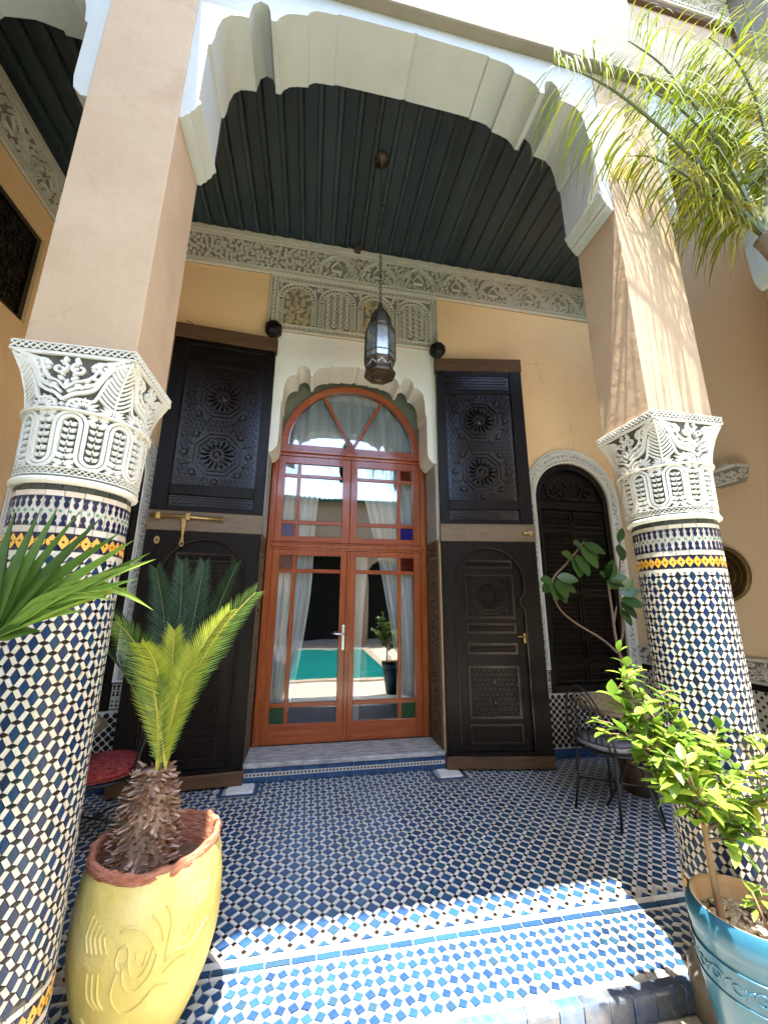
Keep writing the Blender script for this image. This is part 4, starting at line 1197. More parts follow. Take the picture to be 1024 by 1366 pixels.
                r.ngon(leafpoly(*P_(a, z), an, 0.028, 0.018), cap, 0.0, HH * 0.9, 0.85)
            for i in range(7):                 # fan
                an = pi * (i + 0.5) / 7
                q = P_(0.33, 2.132)
                r.ngon(leafpoly(q[0] + 0.008 * cos(an), q[1] + 0.005 * sin(an), an, 0.044 if 0 < i < 6 else 0.036, 0.0135), cap, 0.0, HH * 0.9, 0.86)
            # half palmette towards the corner
            kx_ = c0 + sg * 0.785 * 0.178
            for i in range(10):
                z = 2.150 + i * 0.0165
                ln = 0.046 - i * 0.0030
                pts = bez((kx_ - sg * 0.001, z), (kx_ - sg * ln * 0.55, z + 0.010), (kx_ - sg * ln, z + 0.038), 4)
                r.ribbon(pts, cap, 0.0086, 0.0, HH * 0.9, top=0.85)
            for i in range(4):
                an = pi / 2 + sg * (0.35 + 0.38 * i)
                r.ngon(leafpoly(kx_ - sg * 0.004, 2.130, an, 0.042, 0.0125), cap, 0.0, HH * 0.85, 0.85)
        kx_ = c0 + 0.785 * 0.178
        r.ribbon([(kx_, 2.13), (kx_, 2.20), (kx_, 2.27), (kx_, 2.335)], cap, 0.009, 0.0, HH)
        r.ngon([(c0 - 0.012, 2.142), (c0, 2.130), (c0 + 0.012, 2.142), (c0, 2.154)], cap, 0.0, HH, 0.6)
        r.ngon(leafpoly(c0, 2.20, pi / 2, 0.045, 0.016), cap, 0.0, HH, 0.6)
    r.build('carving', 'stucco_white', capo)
    # abacus with lattice edge, base torus
    t = MB()
    ah = 0.196; ad = 0.177; zo = -0.0405
    t.box(cx - ah, cx + ah, YC + 0.005 - ad, YC + 0.005 + ad, 2.347 + zo, 2.373 + zo)
    for z0_, z1_ in ((2.340, 2.3465), (2.3735, 2.379)): t.box(cx - ah - 0.004, cx + ah + 0.004, YC + 0.001 - ad, YC + ad + 0.009, z0_ + zo, z1_ + zo)
    ab = t.build('abacus', 'stucco_white', capo, bevel=0.002)
    t = MB()
    for fx in range(4):
        ang = fx * pi / 2
        def am(u, v, h, ang=ang):
            x, y = u, -(ah + h)
            X_, Y_ = x * cos(ang) - y * sin(ang), x * sin(ang) + y * cos(ang)
            return (cx + X_, YC + 0.005 + Y_ * (ad + max(abs(Y_) - ah, 0)) / max(ah, abs(Y_)) if abs(Y_) > ah - 1e-6 else YC + 0.005 + Y_ * ad / ah, v + zo)
        t.slab(am, -ah + 0.002, ah - 0.002, 2.3485, 2.3715, 0.0003, 0.0012)
    # dark lozenges sunk between the lattice bars
    t2 = MB()
    for fx in range(4):
        ang = fx * pi / 2
        def am(u, v, h, ang=ang):
            x, y = u, -(ah + h)
            X_, Y_ = x * cos(ang) - y * sin(ang), x * sin(ang) + y * cos(ang)
            return (cx + X_, YC + 0.005 + Y_ * (ad + max(abs(Y_) - ah, 0)) / max(ah, abs(Y_)) if abs(Y_) > ah - 1e-6 else YC + 0.005 + Y_ * ad / ah, v + zo)
        n_ = 17
        for i in range(n_):
            u0 = -ah + 2 * ah * i / n_; u1 = -ah + 2 * ah * (i + 1) / n_
            t2.ribbon([(u0, 2.349), (u1, 2.371)], am, 0.0046, 0.0012, 0.0055); t2.ribbon([(u0, 2.371), (u1, 2.349)], am, 0.0046, 0.0012, 0.0054)
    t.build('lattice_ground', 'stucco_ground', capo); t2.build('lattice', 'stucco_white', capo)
    t = MB(); t.lathe([(0.150, 1.8285), (0.180, 1.828), (0.187, 1.832), (0.189, 1.838), (0.187, 1.845), (0.182, 1.850), (0.172, 1.853)], 72, (cx, YC, 0))
    t.build('base_ring', 'stucco_white', capo, smooth=True)
    return col
column(-XP, 'blue and white tiled column with carved capital beside the yellow planter')
column(XP, 'blue and white tiled column with carved capital behind the blue planter')

# ------------------------------------------------------------------ door step
step = thing('door_step', 'grey veined marble doorstep on a band of blue tiles', 'step', (XD, 0.1, 0))
b = MB(); b.box(XD - 0.888, XD + 0.888, -0.035, 0.365, 0.108, 0.146); b.build('marble_slab', 'marble', step, bevel=0.006, seg=2)
b = MB(); b.box(XD - 0.885, XD + 0.885, -0.018, 0.36, -0.004, 0.1075); b.build('riser', 'grout', step)
mp = wall_map(-0.018)
n = 17
for z0, z1 in ((0.002, 0.040), (0.072, 0.106)):
    for k in range(n):
        x0 = XD - 0.885 + k * 1.77 / n
        b = MB(); b.slab(mp, x0 + 0.001, x0 + 1.77 / n - 0.001, z0, z1, 0.0002, 0.006); b.build('riser_tile', 'step_blue', step, bevel=0.0015)
b = MB(); b.slab(mp, XD - 0.885, XD + 0.885, 0.0405, 0.0715, 0.0002, 0.0045); tag(b.build('white_mosaic_strip', 'tile_white', step), kind='stuff')
b = MB()
for k in range(58):
    u = XD - 0.87 + k * 0.030; q = 0.0105
    b.ngon([(u - q, 0.056), (u, 0.056 - q), (u + q, 0.056), (u, 0.056 + q)], mp, 0.0045, 0.0065, 0.94)
tag(b.build('black_mosaic_row', 'tile_black', step), kind='stuff')

# ------------------------------------------------------------------ red glazed door
YD = 0.359
door = thing('glazed_door', 'varnished red wooden glazed double door with arched fanlight and coloured corner panes', 'door', (XD, YD, 0.146))
WD = wall_map(YD)
b = MB()
fx = 0.863
for x0, x1, z0, z1 in ((-fx, -fx + 0.062, 0.147, 3.05), (fx - 0.062, fx, 0.147, 3.05), (-fx, fx, 3.05, 3.115), (-fx + 0.062, fx - 0.062, 2.005, 2.083)):
    b.slab(WD, XD + x0, XD + x1, z0, z1, -0.07, 0.0)
b.slab(WD, XD - fx - 0.012, XD + fx + 0.012, 3.085, 3.125, -0.06, 0.030)
b.slab(WD, XD - fx + 0.03, XD + fx - 0.03, 2.028, 2.062, 0.0, 0.022)
b.build('frame', 'red_wood', door, bevel=0.006, seg=2)
b = MB()
b.prism([[(XD - 0.795, 3.126), (XD - 0.795, 3.175)] + arc(XD, 3.175, 0.795, pi, 0, 40)[1:-1] + [(XD + 0.795, 3.175), (XD + 0.795, 3.126)],
         [(XD - 0.715, 3.185)] + arc(XD, 3.185, 0.715, pi, 0, 36)[1:-1] + [(XD + 0.715, 3.185)]], WD, -0.07, 0.012)
fan = b.build('fanlight', 'red_wood_rail', door, bevel=0.006, seg=2)
ib = MB(); ib.prism([[(XD - 0.88, 3.127), (XD + 0.88, 3.127), (XD + 0.88, 4.15), (XD - 0.88, 4.15)], [(XD - 0.76, 3.13)] + arc(XD, 3.175, 0.76, pi, 0, 30) + [(XD + 0.76, 3.13)]], WD, -0.075, -0.035)
ib.build('infill_board', 'infill_board', door)
for an in (radians(61.5), radians(118.5)):
    b = MB()
    p0 = (XD + 0.01 * cos(an), 3.18); p1 = (XD + 0.722 * cos(an), 3.18 + 0.722 * sin(an))
    b.ribbon([p0, p1], WD, 0.040, -0.03, 0.002, top=0.8); b.build('glazing_bar', 'red_wood', fan, bevel=0.004)
for a0, a1 in ((0, 61.5), (61.5, 118.5), (118.5, 180)):
    b = MB(); b.prism([[(XD, 3.187)] + arc(XD, 3.187, 0.72, radians(a0), radians(a1), 14)], WD, -0.022, -0.018)
    b.build('pane', 'clear_glass', fan)

def casement(nm, x0, x1, z0, z1, cols, rows, colours, hang):
    """wooden leaf with openings; cols/rows are pane extents, colours {(c,r): material}"""
    b = MB()
    holes = [[(c0, r0), (c1, r0), (c1, r1), (c0, r1)] for c0, c1 in cols for r0, r1 in rows]
    xs0, xs1 = min(c[0] for c in cols), max(c[1] for c in cols)
    zs0, zs1 = min(r_[0] for r_ in rows), max(r_[1] for r_ in rows)
    # stiles and rails
    b.prism([[(x0, z0), (x1, z0), (x1, z1), (x0, z1)], [(xs0, zs0), (xs0, zs1), (xs1, zs1), (xs1, zs0)]], WD, -0.055, -0.008)
    leaf = b.build(nm, 'red_wood', door, bevel=0.004)
    b = MB(); b.slab(WD, xs0 + 0.001, xs1 - 0.001, z0 + 0.012, zs0 - 0.008, -0.010, -0.0055); b.build('rail_panel', 'red_wood_rail', leaf, bevel=0.002)
    cs = sorted(cols); rs = sorted(rows)
    for i in range(len(cs) - 1):
        b = MB(); b.slab(WD, cs[i][1], cs[i + 1][0], zs0, zs1, -0.04, -0.012); b.build('glazing_bar', 'red_wood', leaf, bevel=0.005)
    for j in range(len(rs) - 1):
        b = MB(); b.slab(WD, xs0, xs1, rs[j][1], rs[j + 1][0], -0.039, -0.0135); b.build('glazing_bar', 'red_wood_rail', leaf, bevel=0.005)
    for ci, c in enumerate(cs):
        for ri, q in enumerate(rs):
            b = MB(); b.slab(WD, c[0] - 0.008, c[1] + 0.008, q[0] - 0.008, q[1] + 0.008, -0.030, -0.026)
            m_ = colours.get((ci, ri), 'clear_glass')
            o = b.build('pane', m_, leaf)
            if m_ != 'clear_glass': tag(o, {'glass_blue': 'deep blue corner pane', 'glass_violet': 'dull violet corner pane', 'glass_red': 'dark red corner pane', 'glass_brown': 'red brown corner pane', 'glass_green': 'green corner pane'}[m_])
    return leaf
up_rows = [(2.150, 2.278), (2.322, 2.806), (2.846, 2.966)]
lo_rows = [(0.325, 0.468), (0.512, 1.762), (1.804, 1.944)]
Lc = [(-0.757, -0.627), (-0.587, -0.122)]
Rc_ = [(0.042, 0.502), (0.540, 0.685)]
casement('upper_casement', -0.834, -0.037, 2.086, 3.048, Lc, up_rows, {(0, 2): 'glass_violet', (0, 0): 'glass_blue'}, -1)
casement('upper_casement', -0.033, 0.766, 2.086, 3.048, Rc_, up_rows, {(1, 2): 'glass_brown', (1, 0): 'glass_blue'}, 1)
l1 = casement('door_leaf', -0.834, -0.040, 0.150, 2.003, Lc, lo_rows, {(0, 2): 'glass_red', (0, 0): 'glass_green'}, -1)
l2 = casement('door_leaf', -0.036, 0.766, 0.150, 2.003, Rc_, lo_rows, {(1, 2): 'glass_red', (1, 0): 'glass_green'}, 1)
b = MB(); b.slab(WD, -0.058, -0.016, 0.155, 1.998, -0.007, 0.008); b.build('astragal', 'red_wood', l1, bevel=0.006)
b = MB(); b.slab(WD, -0.088, -0.060, 0.99, 1.235, -0.007, 0.001)
h_ = b.build('handle_plate', 'steel', l1, bevel=0.003, seg=2)
b = MB(); b.tube([(-0.074, YD - 0.001, 1.150), (-0.074, YD - 0.05, 1.150), (-0.085, YD - 0.058, 1.150), (-0.15, YD - 0.058, 1.152), (-0.195, YD - 0.056, 1.155)], [0.009, 0.009, 0.009, 0.008, 0.007], 10)
b.build('handle', 'steel', l1, smooth=True)
# dark room and sheer curtains behind the glass
room = thing('room', 'dark room behind the red glazed door', 'room', (0, 2, 0))
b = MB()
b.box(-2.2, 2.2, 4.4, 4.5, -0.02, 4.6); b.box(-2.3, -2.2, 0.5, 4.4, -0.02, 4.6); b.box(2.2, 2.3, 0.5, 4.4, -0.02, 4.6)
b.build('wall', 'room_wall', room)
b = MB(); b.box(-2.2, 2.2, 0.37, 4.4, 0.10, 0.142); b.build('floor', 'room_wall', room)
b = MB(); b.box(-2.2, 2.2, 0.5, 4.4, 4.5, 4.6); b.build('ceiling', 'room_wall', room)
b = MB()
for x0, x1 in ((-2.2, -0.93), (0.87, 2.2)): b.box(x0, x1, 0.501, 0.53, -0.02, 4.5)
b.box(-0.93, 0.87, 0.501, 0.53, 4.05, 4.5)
b.build('front_lining', 'room_wall', room)
def curtain(label, rows, y, seed, grp='sheer white curtains behind the door glass'):
    """rows: list of (z, xleft, xright)"""
    R = random.Random(seed)
    n = 60
    b = MB(); vs_ = []
    rows = spline(rows, 6)
    for z, xl, xr in rows:
        for i in range(n + 1):
            t = i / n
            vs_.append((xl + (xr - xl) * t, y + 0.030 * sin(t * 2 * pi * (5.3 + seed) + 0.6 * sin(z * 1.3)) + 0.012 * sin(t * 61 + seed), z))
    fs = [(j * (n + 1) + i, j * (n + 1) + i + 1, (j + 1) * (n + 1) + i + 1, (j + 1) * (n + 1) + i) for j in range(len(rows) - 1) for i in range(n)]
    b.add(vs_, fs)
    tag(b.build('curtain', 'curtain', smooth=True), label, 'curtain', grp)
curtain('sheer white curtain hanging behind the left leaf of the red door', [(3.0, -0.80, -0.34), (2.4, -0.80, -0.40), (1.6, -0.80, -0.42), (0.9, -0.80, -0.50), (0.35, -0.80, -0.60), (0.17, -0.80, -0.64)], 0.47, 1)
curtain('sheer white curtain hanging behind the right leaf of the red door', [(3.0, 0.02, 0.72), (2.4, 0.20, 0.74), (1.6, 0.38, 0.76), (0.9, 0.50, 0.76), (0.17, 0.56, 0.76)], 0.475, 2)
curtain('narrow sheer curtain gathered beside the door handle of the red door', [(2.0, 0.03, 0.20), (1.4, 0.02, 0.16), (0.8, 0.02, 0.13), (0.17, 0.02, 0.12)], 0.50, 3)
curtain('gathered ivory curtain behind the arched fanlight', [(3.95, -0.75, 0.70), (3.6, -0.78, 0.74), (3.1, -0.80, 0.76)], 0.455, 6)

# ------------------------------------------------------------------ tall carved wooden doors folded back on the wall
def carved_door(s, hinge, ang, label, bolt):
    """s=+1 opens to the right; local u grows away from the hinge, front faces -y after rotation"""
    d = thing('carved_door', label, 'door', (hinge[0], hinge[1], 0.0), 'tall carved wooden doors')
    ca, sa = cos(ang), sin(ang)
    def mp(u, v, h):
        return (hinge[0] + s * u * ca - s * h * sa, hinge[1] - u * sa - h * ca, v)
    W = 0.965
    b = MB(); b.slab(mp, 0, W, 0.118, 4.03, -0.045, 0.0); b.build('backing', 'dark_wood', d)
    b = MB(); b.slab(mp, -0.012, W + 0.008, 4.031, 4.19, -0.06, 0.034); b.build('top_beam', 'beam_wood', d, bevel=0.006, seg=2)
    b = MB(); b.slab(mp, -0.006, W + 0.006, 2.075, 2.255, -0.05, 0.034); rail = b.build('lock_rail', 'rail_wood', d, bevel=0.005, seg=2)
    b = MB(); b.slab(mp, -0.01, W + 0.01, 0.015, 0.117, -0.06, 0.040); b.build('bottom_beam', 'beam_wood', d, bevel=0.008, seg=2)
    # upper half: stiles and rails
    for u0, u1 in ((0, 0.098), (0.828, W)):
        b = MB(); b.slab(mp, u0, u1, 2.256, 4.03, 0.0005, 0.028); b.build('stile', 'dark_wood', d, bevel=0.004)
    for z0, z1 in ((2.256, 2.30), (2.41, 2.51), (3.755, 3.80), (3.975, 4.03)):
        b = MB(); b.slab(mp, 0.0985, 0.8275, z0, z1, 0.0005, 0.026); b.build('rail', 'dark_wood', d, bevel=0.004)
    def beads(pts_list, parent, nm='moulding', w=0.012, h=0.012):
        q = MB()
        for P_ in pts_list: q.ribbon(P_, mp, w, 0.0005, h)
        q.build(nm, 'carved_wood', parent)
    # small lattice panels: rows of dashes
    for z0, z1 in ((3.80, 3.975), (2.30, 2.41)):
        b = MB(); b.slab(mp, 0.10, 0.826, z0, z1, 0.0005, 0.004)
        pn = b.build('lattice_panel', 'carved_wood', d)
        q = MB()
        nr = 5 if z1 - z0 > 0.15 else 4
        for r_ in range(nr):
            zc = z0 + (r_ + 0.5) * (z1 - z0) / nr
            for k in range(14):
                uc = 0.13 + k * 0.052 + (0.026 if r_ % 2 else 0)
                if uc < 0.80: q.slab(mp, uc - 0.019, uc + 0.019, zc - 0.007, zc + 0.007, 0.004, 0.018)
            for k in range(15):
                uc = 0.118 + k * 0.052 - (0.0 if r_ % 2 else -0.026) * 0
                q.slab(mp, uc - 0.003, uc + 0.003, zc - 0.012, zc + 0.012, 0.004, 0.013)
        tag(q.build('dashes', 'carved_wood', pn), kind='stuff')
    # big starburst panel
    b = MB(); b.slab(mp, 0.10, 0.826, 2.51, 3.755, 0.0005, 0.004)
    pn = b.build('star_panel', 'carved_wood', d)
    q = MB()
    def star(uc, zc, r0, r1, n=16):
        for k in range(n):
            a = 2 * pi * k / n
            q.ngon(leafpoly(uc + r0 * cos(a), zc + r0 * sin(a), a, r1 - r0, 0.034 * r1 / 0.17), mp, 0.004, 0.036, 0.4)
        q.ngon(arc(uc, zc, r0 * 0.75, 0, 2 * pi, 10)[:-1], mp, 0.004, 0.022, 0.5)
        for rr, wd in ((r1 * 1.10, 0.008), (r1 * 1.35, 0.012)):
            q.ribbon(arc(uc, zc, rr, pi / 8, 2 * pi + pi / 8, 8)[:-1], mp, wd, 0.004, 0.018, closed=True)
        for k in range(n):
            a = 2 * pi * (k + 0.5) / n
            q.ngon([(uc + r1 * 0.98 * cos(a) + 0.011 * cos(t), zc + r1 * 0.98 * sin(a) + 0.011 * sin(t)) for t in (a, a + pi / 2, a + pi, a - pi / 2)], mp, 0.004, 0.018, 0.6)
    stars = ((0.463, 3.43), (0.463, 2.83))
    for uc, zc in stars: star(uc, zc, 0.055, 0.165)
    # strapwork: octagonal frames and field of rings
    for uc, zc in stars:
        for k in range(8):
            a = pi / 8 + k * pi / 4
            p0 = (uc + 0.245 * cos(a), zc + 0.245 * sin(a)); p1 = (uc + 0.33 * cos(a), zc + 0.30 * sin(a))
            if abs(p1[0] - 0.463) < 0.345 and 2.53 < p1[1] < 3.735: q.ribbon([p0, p1], mp, 0.014, 0.004, 0.020)
            a2 = k * pi / 4
            c = (uc + 0.285 * cos(a2), zc + 0.275 * sin(a2))
            if 2.55 < c[1] < 3.72 and not 3.08 < c[1] < 3.18: q.ngon([(c[0] + 0.036 * cos(a2 + t), c[1] + 0.036 * sin(a2 + t)) for t in (0.35, 1.2, 1.92, 2.8, 3.5, 4.35, 5.06, 5.94)], mp, 0.004, 0.020, 0.6)
    for j in range(29):
        for i in range(17):
            uc = 0.128 + i * 0.0425 + (0.02125 if j % 2 else 0); zc = 2.535 + j * 0.0425
            if uc > 0.805: continue
            if min(hypot(uc - a, zc - b2) for a, b2 in stars) < 0.255: continue
            q.ribbon(arc(uc, zc, 0.0145, 0, 2 * pi, 6)[:-1], mp, 0.0075, 0.004, 0.015, closed=True)
    q.build('star_carving', 'carved_wood', pn)
    # lower half: fixed frame with keyhole opening and a wicket door in it
    kc = 0.462
    key = [(0.125, 0.150), (0.125, 1.40), (0.165, 1.44), (0.172, 1.50), (0.135, 1.535), (0.118, 1.60)] + arc(kc, 1.66, 0.345, pi + 0.05, -0.05, 22) + [(0.806, 1.60), (0.789, 1.535), (0.752, 1.50), (0.759, 1.44), (0.799, 1.40), (0.799, 0.150)]
    b = MB(); b.prism([[(0.0, 0.118), (W, 0.118), (W, 2.074), (0.0, 2.074)], key], mp, 0.0005, 0.030)
    b.build('frame', 'dark_wood', d, bevel=0.004)
    b = MB(); b.ribbon([(u, v) for u, v in key], mp, 0.020, 0.030, 0.040); b.build('keyhole_moulding', 'carved_wood', d)
    b = MB(); b.prism([[(u * 0.985 + kc * 0.015, v if v > 0.2 else 0.153) for u, v in key]], mp, 0.0004, 0.010)
    wk = b.build('wicket_door', 'dark_wood', d)
    q = MB()
    def frame_rect(u0, u1, z0, z1, w_=0.022, h=0.024):
        q.slab(mp, u0, u1, z0, z0 + w_, 0.010, h); q.slab(mp, u0, u1, z1 - w_, z1, 0.010, h); q.slab(mp, u0, u0 + w_, z0 + w_, z1 - w_, 0.010, h); q.slab(mp, u1 - w_, u1, z0 + w_, z1 - w_, 0.010, h)
    for z0, z1 in ((1.80, 1.885), (1.315, 1.745), (1.175, 1.275), (0.985, 1.09), (0.425, 0.885), (0.215, 0.385)): frame_rect(0.218, 0.706, z0, z1)
    star(0.462, 1.53, 0.040, 0.135, 16)
    for cu_ in (0.262, 0.662):
        for cz_ in (1.36, 1.70): q.ngon(arc(cu_, cz_, 0.016, 0, 2 * pi, 6)[:-1], mp, 0.01, 0.024, 0.5)
    for j in range(9):
        for i in range(10):
            uc = 0.258 + i * 0.0455; zc = 1.355 + j * 0.0437
            if hypot(uc - 0.462, zc - 1.53) > 0.19: q.ribbon(arc(uc, zc, 0.013, 0, 2 * pi, 6)[:-1], mp, 0.007, 0.010, 0.020, closed=True)
    for z_ in (1.842, 1.225, 1.037):
        for k in range(9):
            uc = 0.27 + k * 0.048
            q.ngon(leafpoly(uc - 0.02, z_, 0, 0.04, 0.030), mp, 0.010, 0.026, 0.5); q.ngon([(uc + 0.024, z_ - 0.012), (uc + 0.034, z_), (uc + 0.024, z_ + 0.012), (uc + 0.014, z_)], mp, 0.010, 0.024, 0.5)
    for j in range(10):
        for i in range(10):
            uc = 0.258 + i * 0.0455 + (0.022 if j % 2 else 0); zc = 0.465 + j * 0.0425
            if uc < 0.67: q.ribbon(arc(uc, zc, 0.014, 0, 2 * pi, 6)[:-1], mp, 0.008, 0.010, 0.020, closed=True)
    for zc in (0.565, 0.745):
        q.ngon(leafpoly(0.462, zc - 0.05, pi / 2, 0.1, 0.05), mp, 0.012, 0.030, 0.45)
    q.build('wicket_carving', 'carved_wood', wk)
    # brass fittings
    if bolt:
        f = thing('brass_bolt', 'long brass sliding bolt with hanging hasp on the wooden rail', 'bolt', mp(0.7, 2.17, 0.04))
        q = MB(); q.tube([mp(0.945, 2.200, 0.062), mp(0.70, 2.198, 0.062), mp(0.345, 2.190, 0.062)], 0.013, 10); q.tube([mp(0.352, 2.190, 0.062), mp(0.335, 2.190, 0.062)], [0.017, 0.012], 10)
        q.build('rod', 'brass', f, smooth=True)
        for uu in (0.875, 0.635):
            q = MB(); q.slab(mp, uu - 0.02, uu + 0.02, 2.165, 2.232, 0.034, 0.080); q.build('keeper', 'brass', f, bevel=0.008, seg=2)
        q = MB(); q.prism([[(0.640, 2.19), (0.685, 2.19), (0.680, 2.12), (0.668, 2.02), (0.682, 1.955), (0.672, 1.93), (0.648, 1.93), (0.640, 1.955), (0.652, 2.02), (0.646, 2.12)], [(0.669, 1.945), (0.672, 1.965), (0.652, 1.965), (0.652, 1.945)]], mp, 0.045, 0.058)
        q.build('hasp', 'brass', f, bevel=0.002)
        e_ = MB(); e_.prism([arc(0.865, 1.985, 0.022, 0, 2 * pi, 14, 0.034)[:-1], arc(0.865, 1.985, 0.008, 0, 2 * pi, 8, 0.014)[:-1]], mp, 0.030, 0.037)
        tag(e_.build('escutcheon', 'brass'), 'small oval brass escutcheon below the sliding bolt', 'escutcheon')
    else:
        f = thing('brass_catch', 'small brass catch on the grey wooden rail beside the niche', 'catch', mp(0.88, 2.16, 0.04))
        q = MB()
        for uu in (0.855, 0.915): q.ngon([(uu + 0.03 * cos(t) * (1 if k % 2 else 0.5), 2.16 + 0.042 * sin(t) * (1 if k % 2 else 0.5)) for k, t in enumerate([i * pi / 4 for i in range(8)])], mp, 0.034, 0.044, 0.7)
        q.build('plate', 'brass', f)
        q = MB(); q.tube([mp(0.845, 2.155, 0.052), mp(0.93, 2.17, 0.052)], 0.009, 8); q.build('pin', 'brass', f)
        k_ = thing('door_latch', 'small brass lever latch on the wicket door', 'latch', mp(0.76, 1.15, 0.03))
        q = MB(); q.slab(mp, 0.768, 0.786, 1.09, 1.18, 0.009, 0.034); q.build('plate', 'brass', k_, bevel=0.002)
        q = MB(); q.tube([mp(0.777, 1.15, 0.035), mp(0.777, 1.15, 0.065), mp(0.735, 1.152, 0.068), mp(0.700, 1.15, 0.066)], 0.006, 8); q.build('lever', 'brass', k_, smooth=True)
    return d
carved_door(-1, (-0.905, -0.055), math.asin(0.07), 'tall carved black wooden door with brass bolt, standing open behind the cycad', True)
carved_door(1, (0.862, -0.055), math.asin(0.165), 'tall carved black wooden door with wicket, standing open beside the arched niche', False)
for sx, lab in ((-0.945, 'dark wooden pivot block over the bolted carved door'), (0.880, 'dark wooden pivot block over the carved door with wicket')):
    b = MB()
    b.lathe([(0.0, 0.0), (0.055, 0.0), (0.088, 0.03), (0.095, 0.075), (0.088, 0.12), (0.055, 0.150), (0.0, 0.150)], 8, (0, 0, 0), a0=pi / 8)
    b.v = [(sx + u, -0.005 - w, 4.30 + v * 0.95) for u, v, w in b.v]
    b2 = MB(); b2.box(sx - 0.03, sx + 0.03, -0.115, -0.04, 4.192, 4.24)
    t_ = thing('pivot_block', lab, 'block', (sx, 0, 4.3), 'door pivot blocks')
    b.build('block', 'dark_wood', t_, bevel=0.006); b2.build('pin', 'iron', t_)
b = MB()
b.add([(-1.80, -0.13, 4.192), (-1.77, -0.145, 4.215), (-1.735, -0.13, 4.205), (-1.785, -0.12, 4.245), (-1.745, -0.11, 4.235), (-1.72, -0.12, 4.20)], [(0, 1, 3), (1, 4, 3), (1, 2, 4), (2, 5, 4)])
tag(b.build('dry_leaf', 'terracotta'), 'small curled dry leaf on top of the bolted carved door', 'leaf')

# ------------------------------------------------------------------ arched niche doors
for s in (-1, 1):
    cx = s * NX
    lab = 'dark carved wooden door in the white arched niche behind the rubber plant' if s > 0 else 'dark carved wooden door in the arched niche behind the left column'
    nd = thing('niche_door', lab, 'door', (cx, 0.1, 0.585), 'dark doors in arched niches')
    mpn = wall_map(0.045)
    b = MB(); b.prism([arch_loop(cx, 0.464, 0.586, 2.60, 20, 0.455)], mpn, -0.04, 0.0); b.build('backing', 'dark_wood', nd)
    b = MB(); b.prism([arch_loop(cx, 0.463, 0.587, 2.60, 20, 0.454), arch_loop(cx, 0.405, 0.66, 2.58, 20, 0.40)], mpn, 0.0005, 0.05); b.build('frame', 'dark_wood', nd, bevel=0.006)
    b = MB(); b.slab(mpn, cx - 0.404, cx + 0.404, 2.50, 2.585, 0.0005, 0.04); b.build('rail', 'dark_wood', nd, bevel=0.004)
    q = MB()
    for sg in (-1, 1):
        q.ribbon(spline([(cx, 2.62), (cx + sg * 0.10, 2.66), (cx + sg * 0.17, 2.76), (cx + sg * 0.08, 2.84), (cx + sg * 0.03, 2.78)], 6), mpn, 0.022, 0.0005, 0.028)
        q.ribbon(spiral(cx + sg * 0.235, 2.71, 0.075, 0, 1.3, sg, 18), mpn, 0.020, 0.0005, 0.026)
        q.ribbon(spline([(cx + sg * 0.03, 2.62), (cx + sg * 0.2, 2.63), (cx + sg * 0.34, 2.64)], 5), mpn, 0.018, 0.0005, 0.024)
        for k in range(5): q.ngon(leafpoly(cx + sg * (0.05 + 0.06 * k), 2.66 + 0.02 * k, 1.2 * sg + (0 if sg > 0 else pi), 0.07, 0.03), mpn, 0.0005, 0.024, 0.5)
    q.build('tympanum_carving', 'carved_wood', nd)
    q = MB()
    for z0, z1 in ((2.30, 2.48), (1.60, 2.26), (0.90, 1.56), (0.68, 0.86)):
        for x0, x1 in ((-0.39, -0.01), (0.01, 0.39)):
            a0, a1 = cx + x0, cx + x1
            q.slab(mpn, a0, a1, z0, z0 + 0.018, 0.0005, 0.02); q.slab(mpn, a0, a1, z1 - 0.018, z1, 0.0005, 0.02); q.slab(mpn, a0, a0 + 0.018, z0 + 0.018, z1 - 0.018, 0.0005, 0.02); q.slab(mpn, a1 - 0.018, a1, z0 + 0.018, z1 - 0.018, 0.0005, 0.02)
            nz_ = max(2, int((z1 - z0 - 0.05) / 0.05))
            for j in range(nz_):
                for i in range(7):
                    q.ribbon(arc(a0 + 0.045 + i * 0.049, z0 + 0.05 + j * 0.05, 0.016, 0, 2 * pi, 6)[:-1], mpn, 0.009, 0.0005, 0.015, closed=True)
    q.build('panel_carving', 'carved_wood', nd)

# ------------------------------------------------------------------ lantern on its chain
HX, HY = 0.045, -1.023
lan = thing('hanging_lantern', 'octagonal pierced metal and glass lantern hanging on a long chain', 'lantern', (HX, HY, 3.2))
b = MB(); b.lathe([(0.0, 5.60), (0.075, 5.60), (0.08, 5.585), (0.05, 5.570), (0.045, 5.563), (0.02, 5.555), (0.014, 5.52), (0.0, 5.52)], 24, (HX, HY, 0)); b.build('ceiling_rose', 'lantern_metal', lan, smooth=True)
b = MB()
z = 5.53
k = 0
while z > 3.96:
    ring = []
    for i in range(8):
        a = 2 * pi * i / 8
        ring.append((0.011 * cos(a), 0.021 * sin(a)))
    pts = [((HX + u, HY, z + v) if k % 2 else (HX, HY + u, z + v)) for u, v in ring + ring[:2]]
    b.tube(pts, 0.0038, 5, cap=False)
    z -= 0.033; k += 1
b.build('chain', 'chain_metal', lan)
b = MB(); b.tube(spline([(HX + 0.012, HY, 5.05), (HX + 0.05, HY - 0.01, 4.95), (HX + 0.055, HY, 4.86), (HX + 0.02, HY, 4.80), (HX + 0.004, HY, 4.74)], 6), 0.0035, 5); b.build('cable', 'chain_metal', lan)
OR = lambda r_, z_: (r_ / cos(pi / 8), z_)
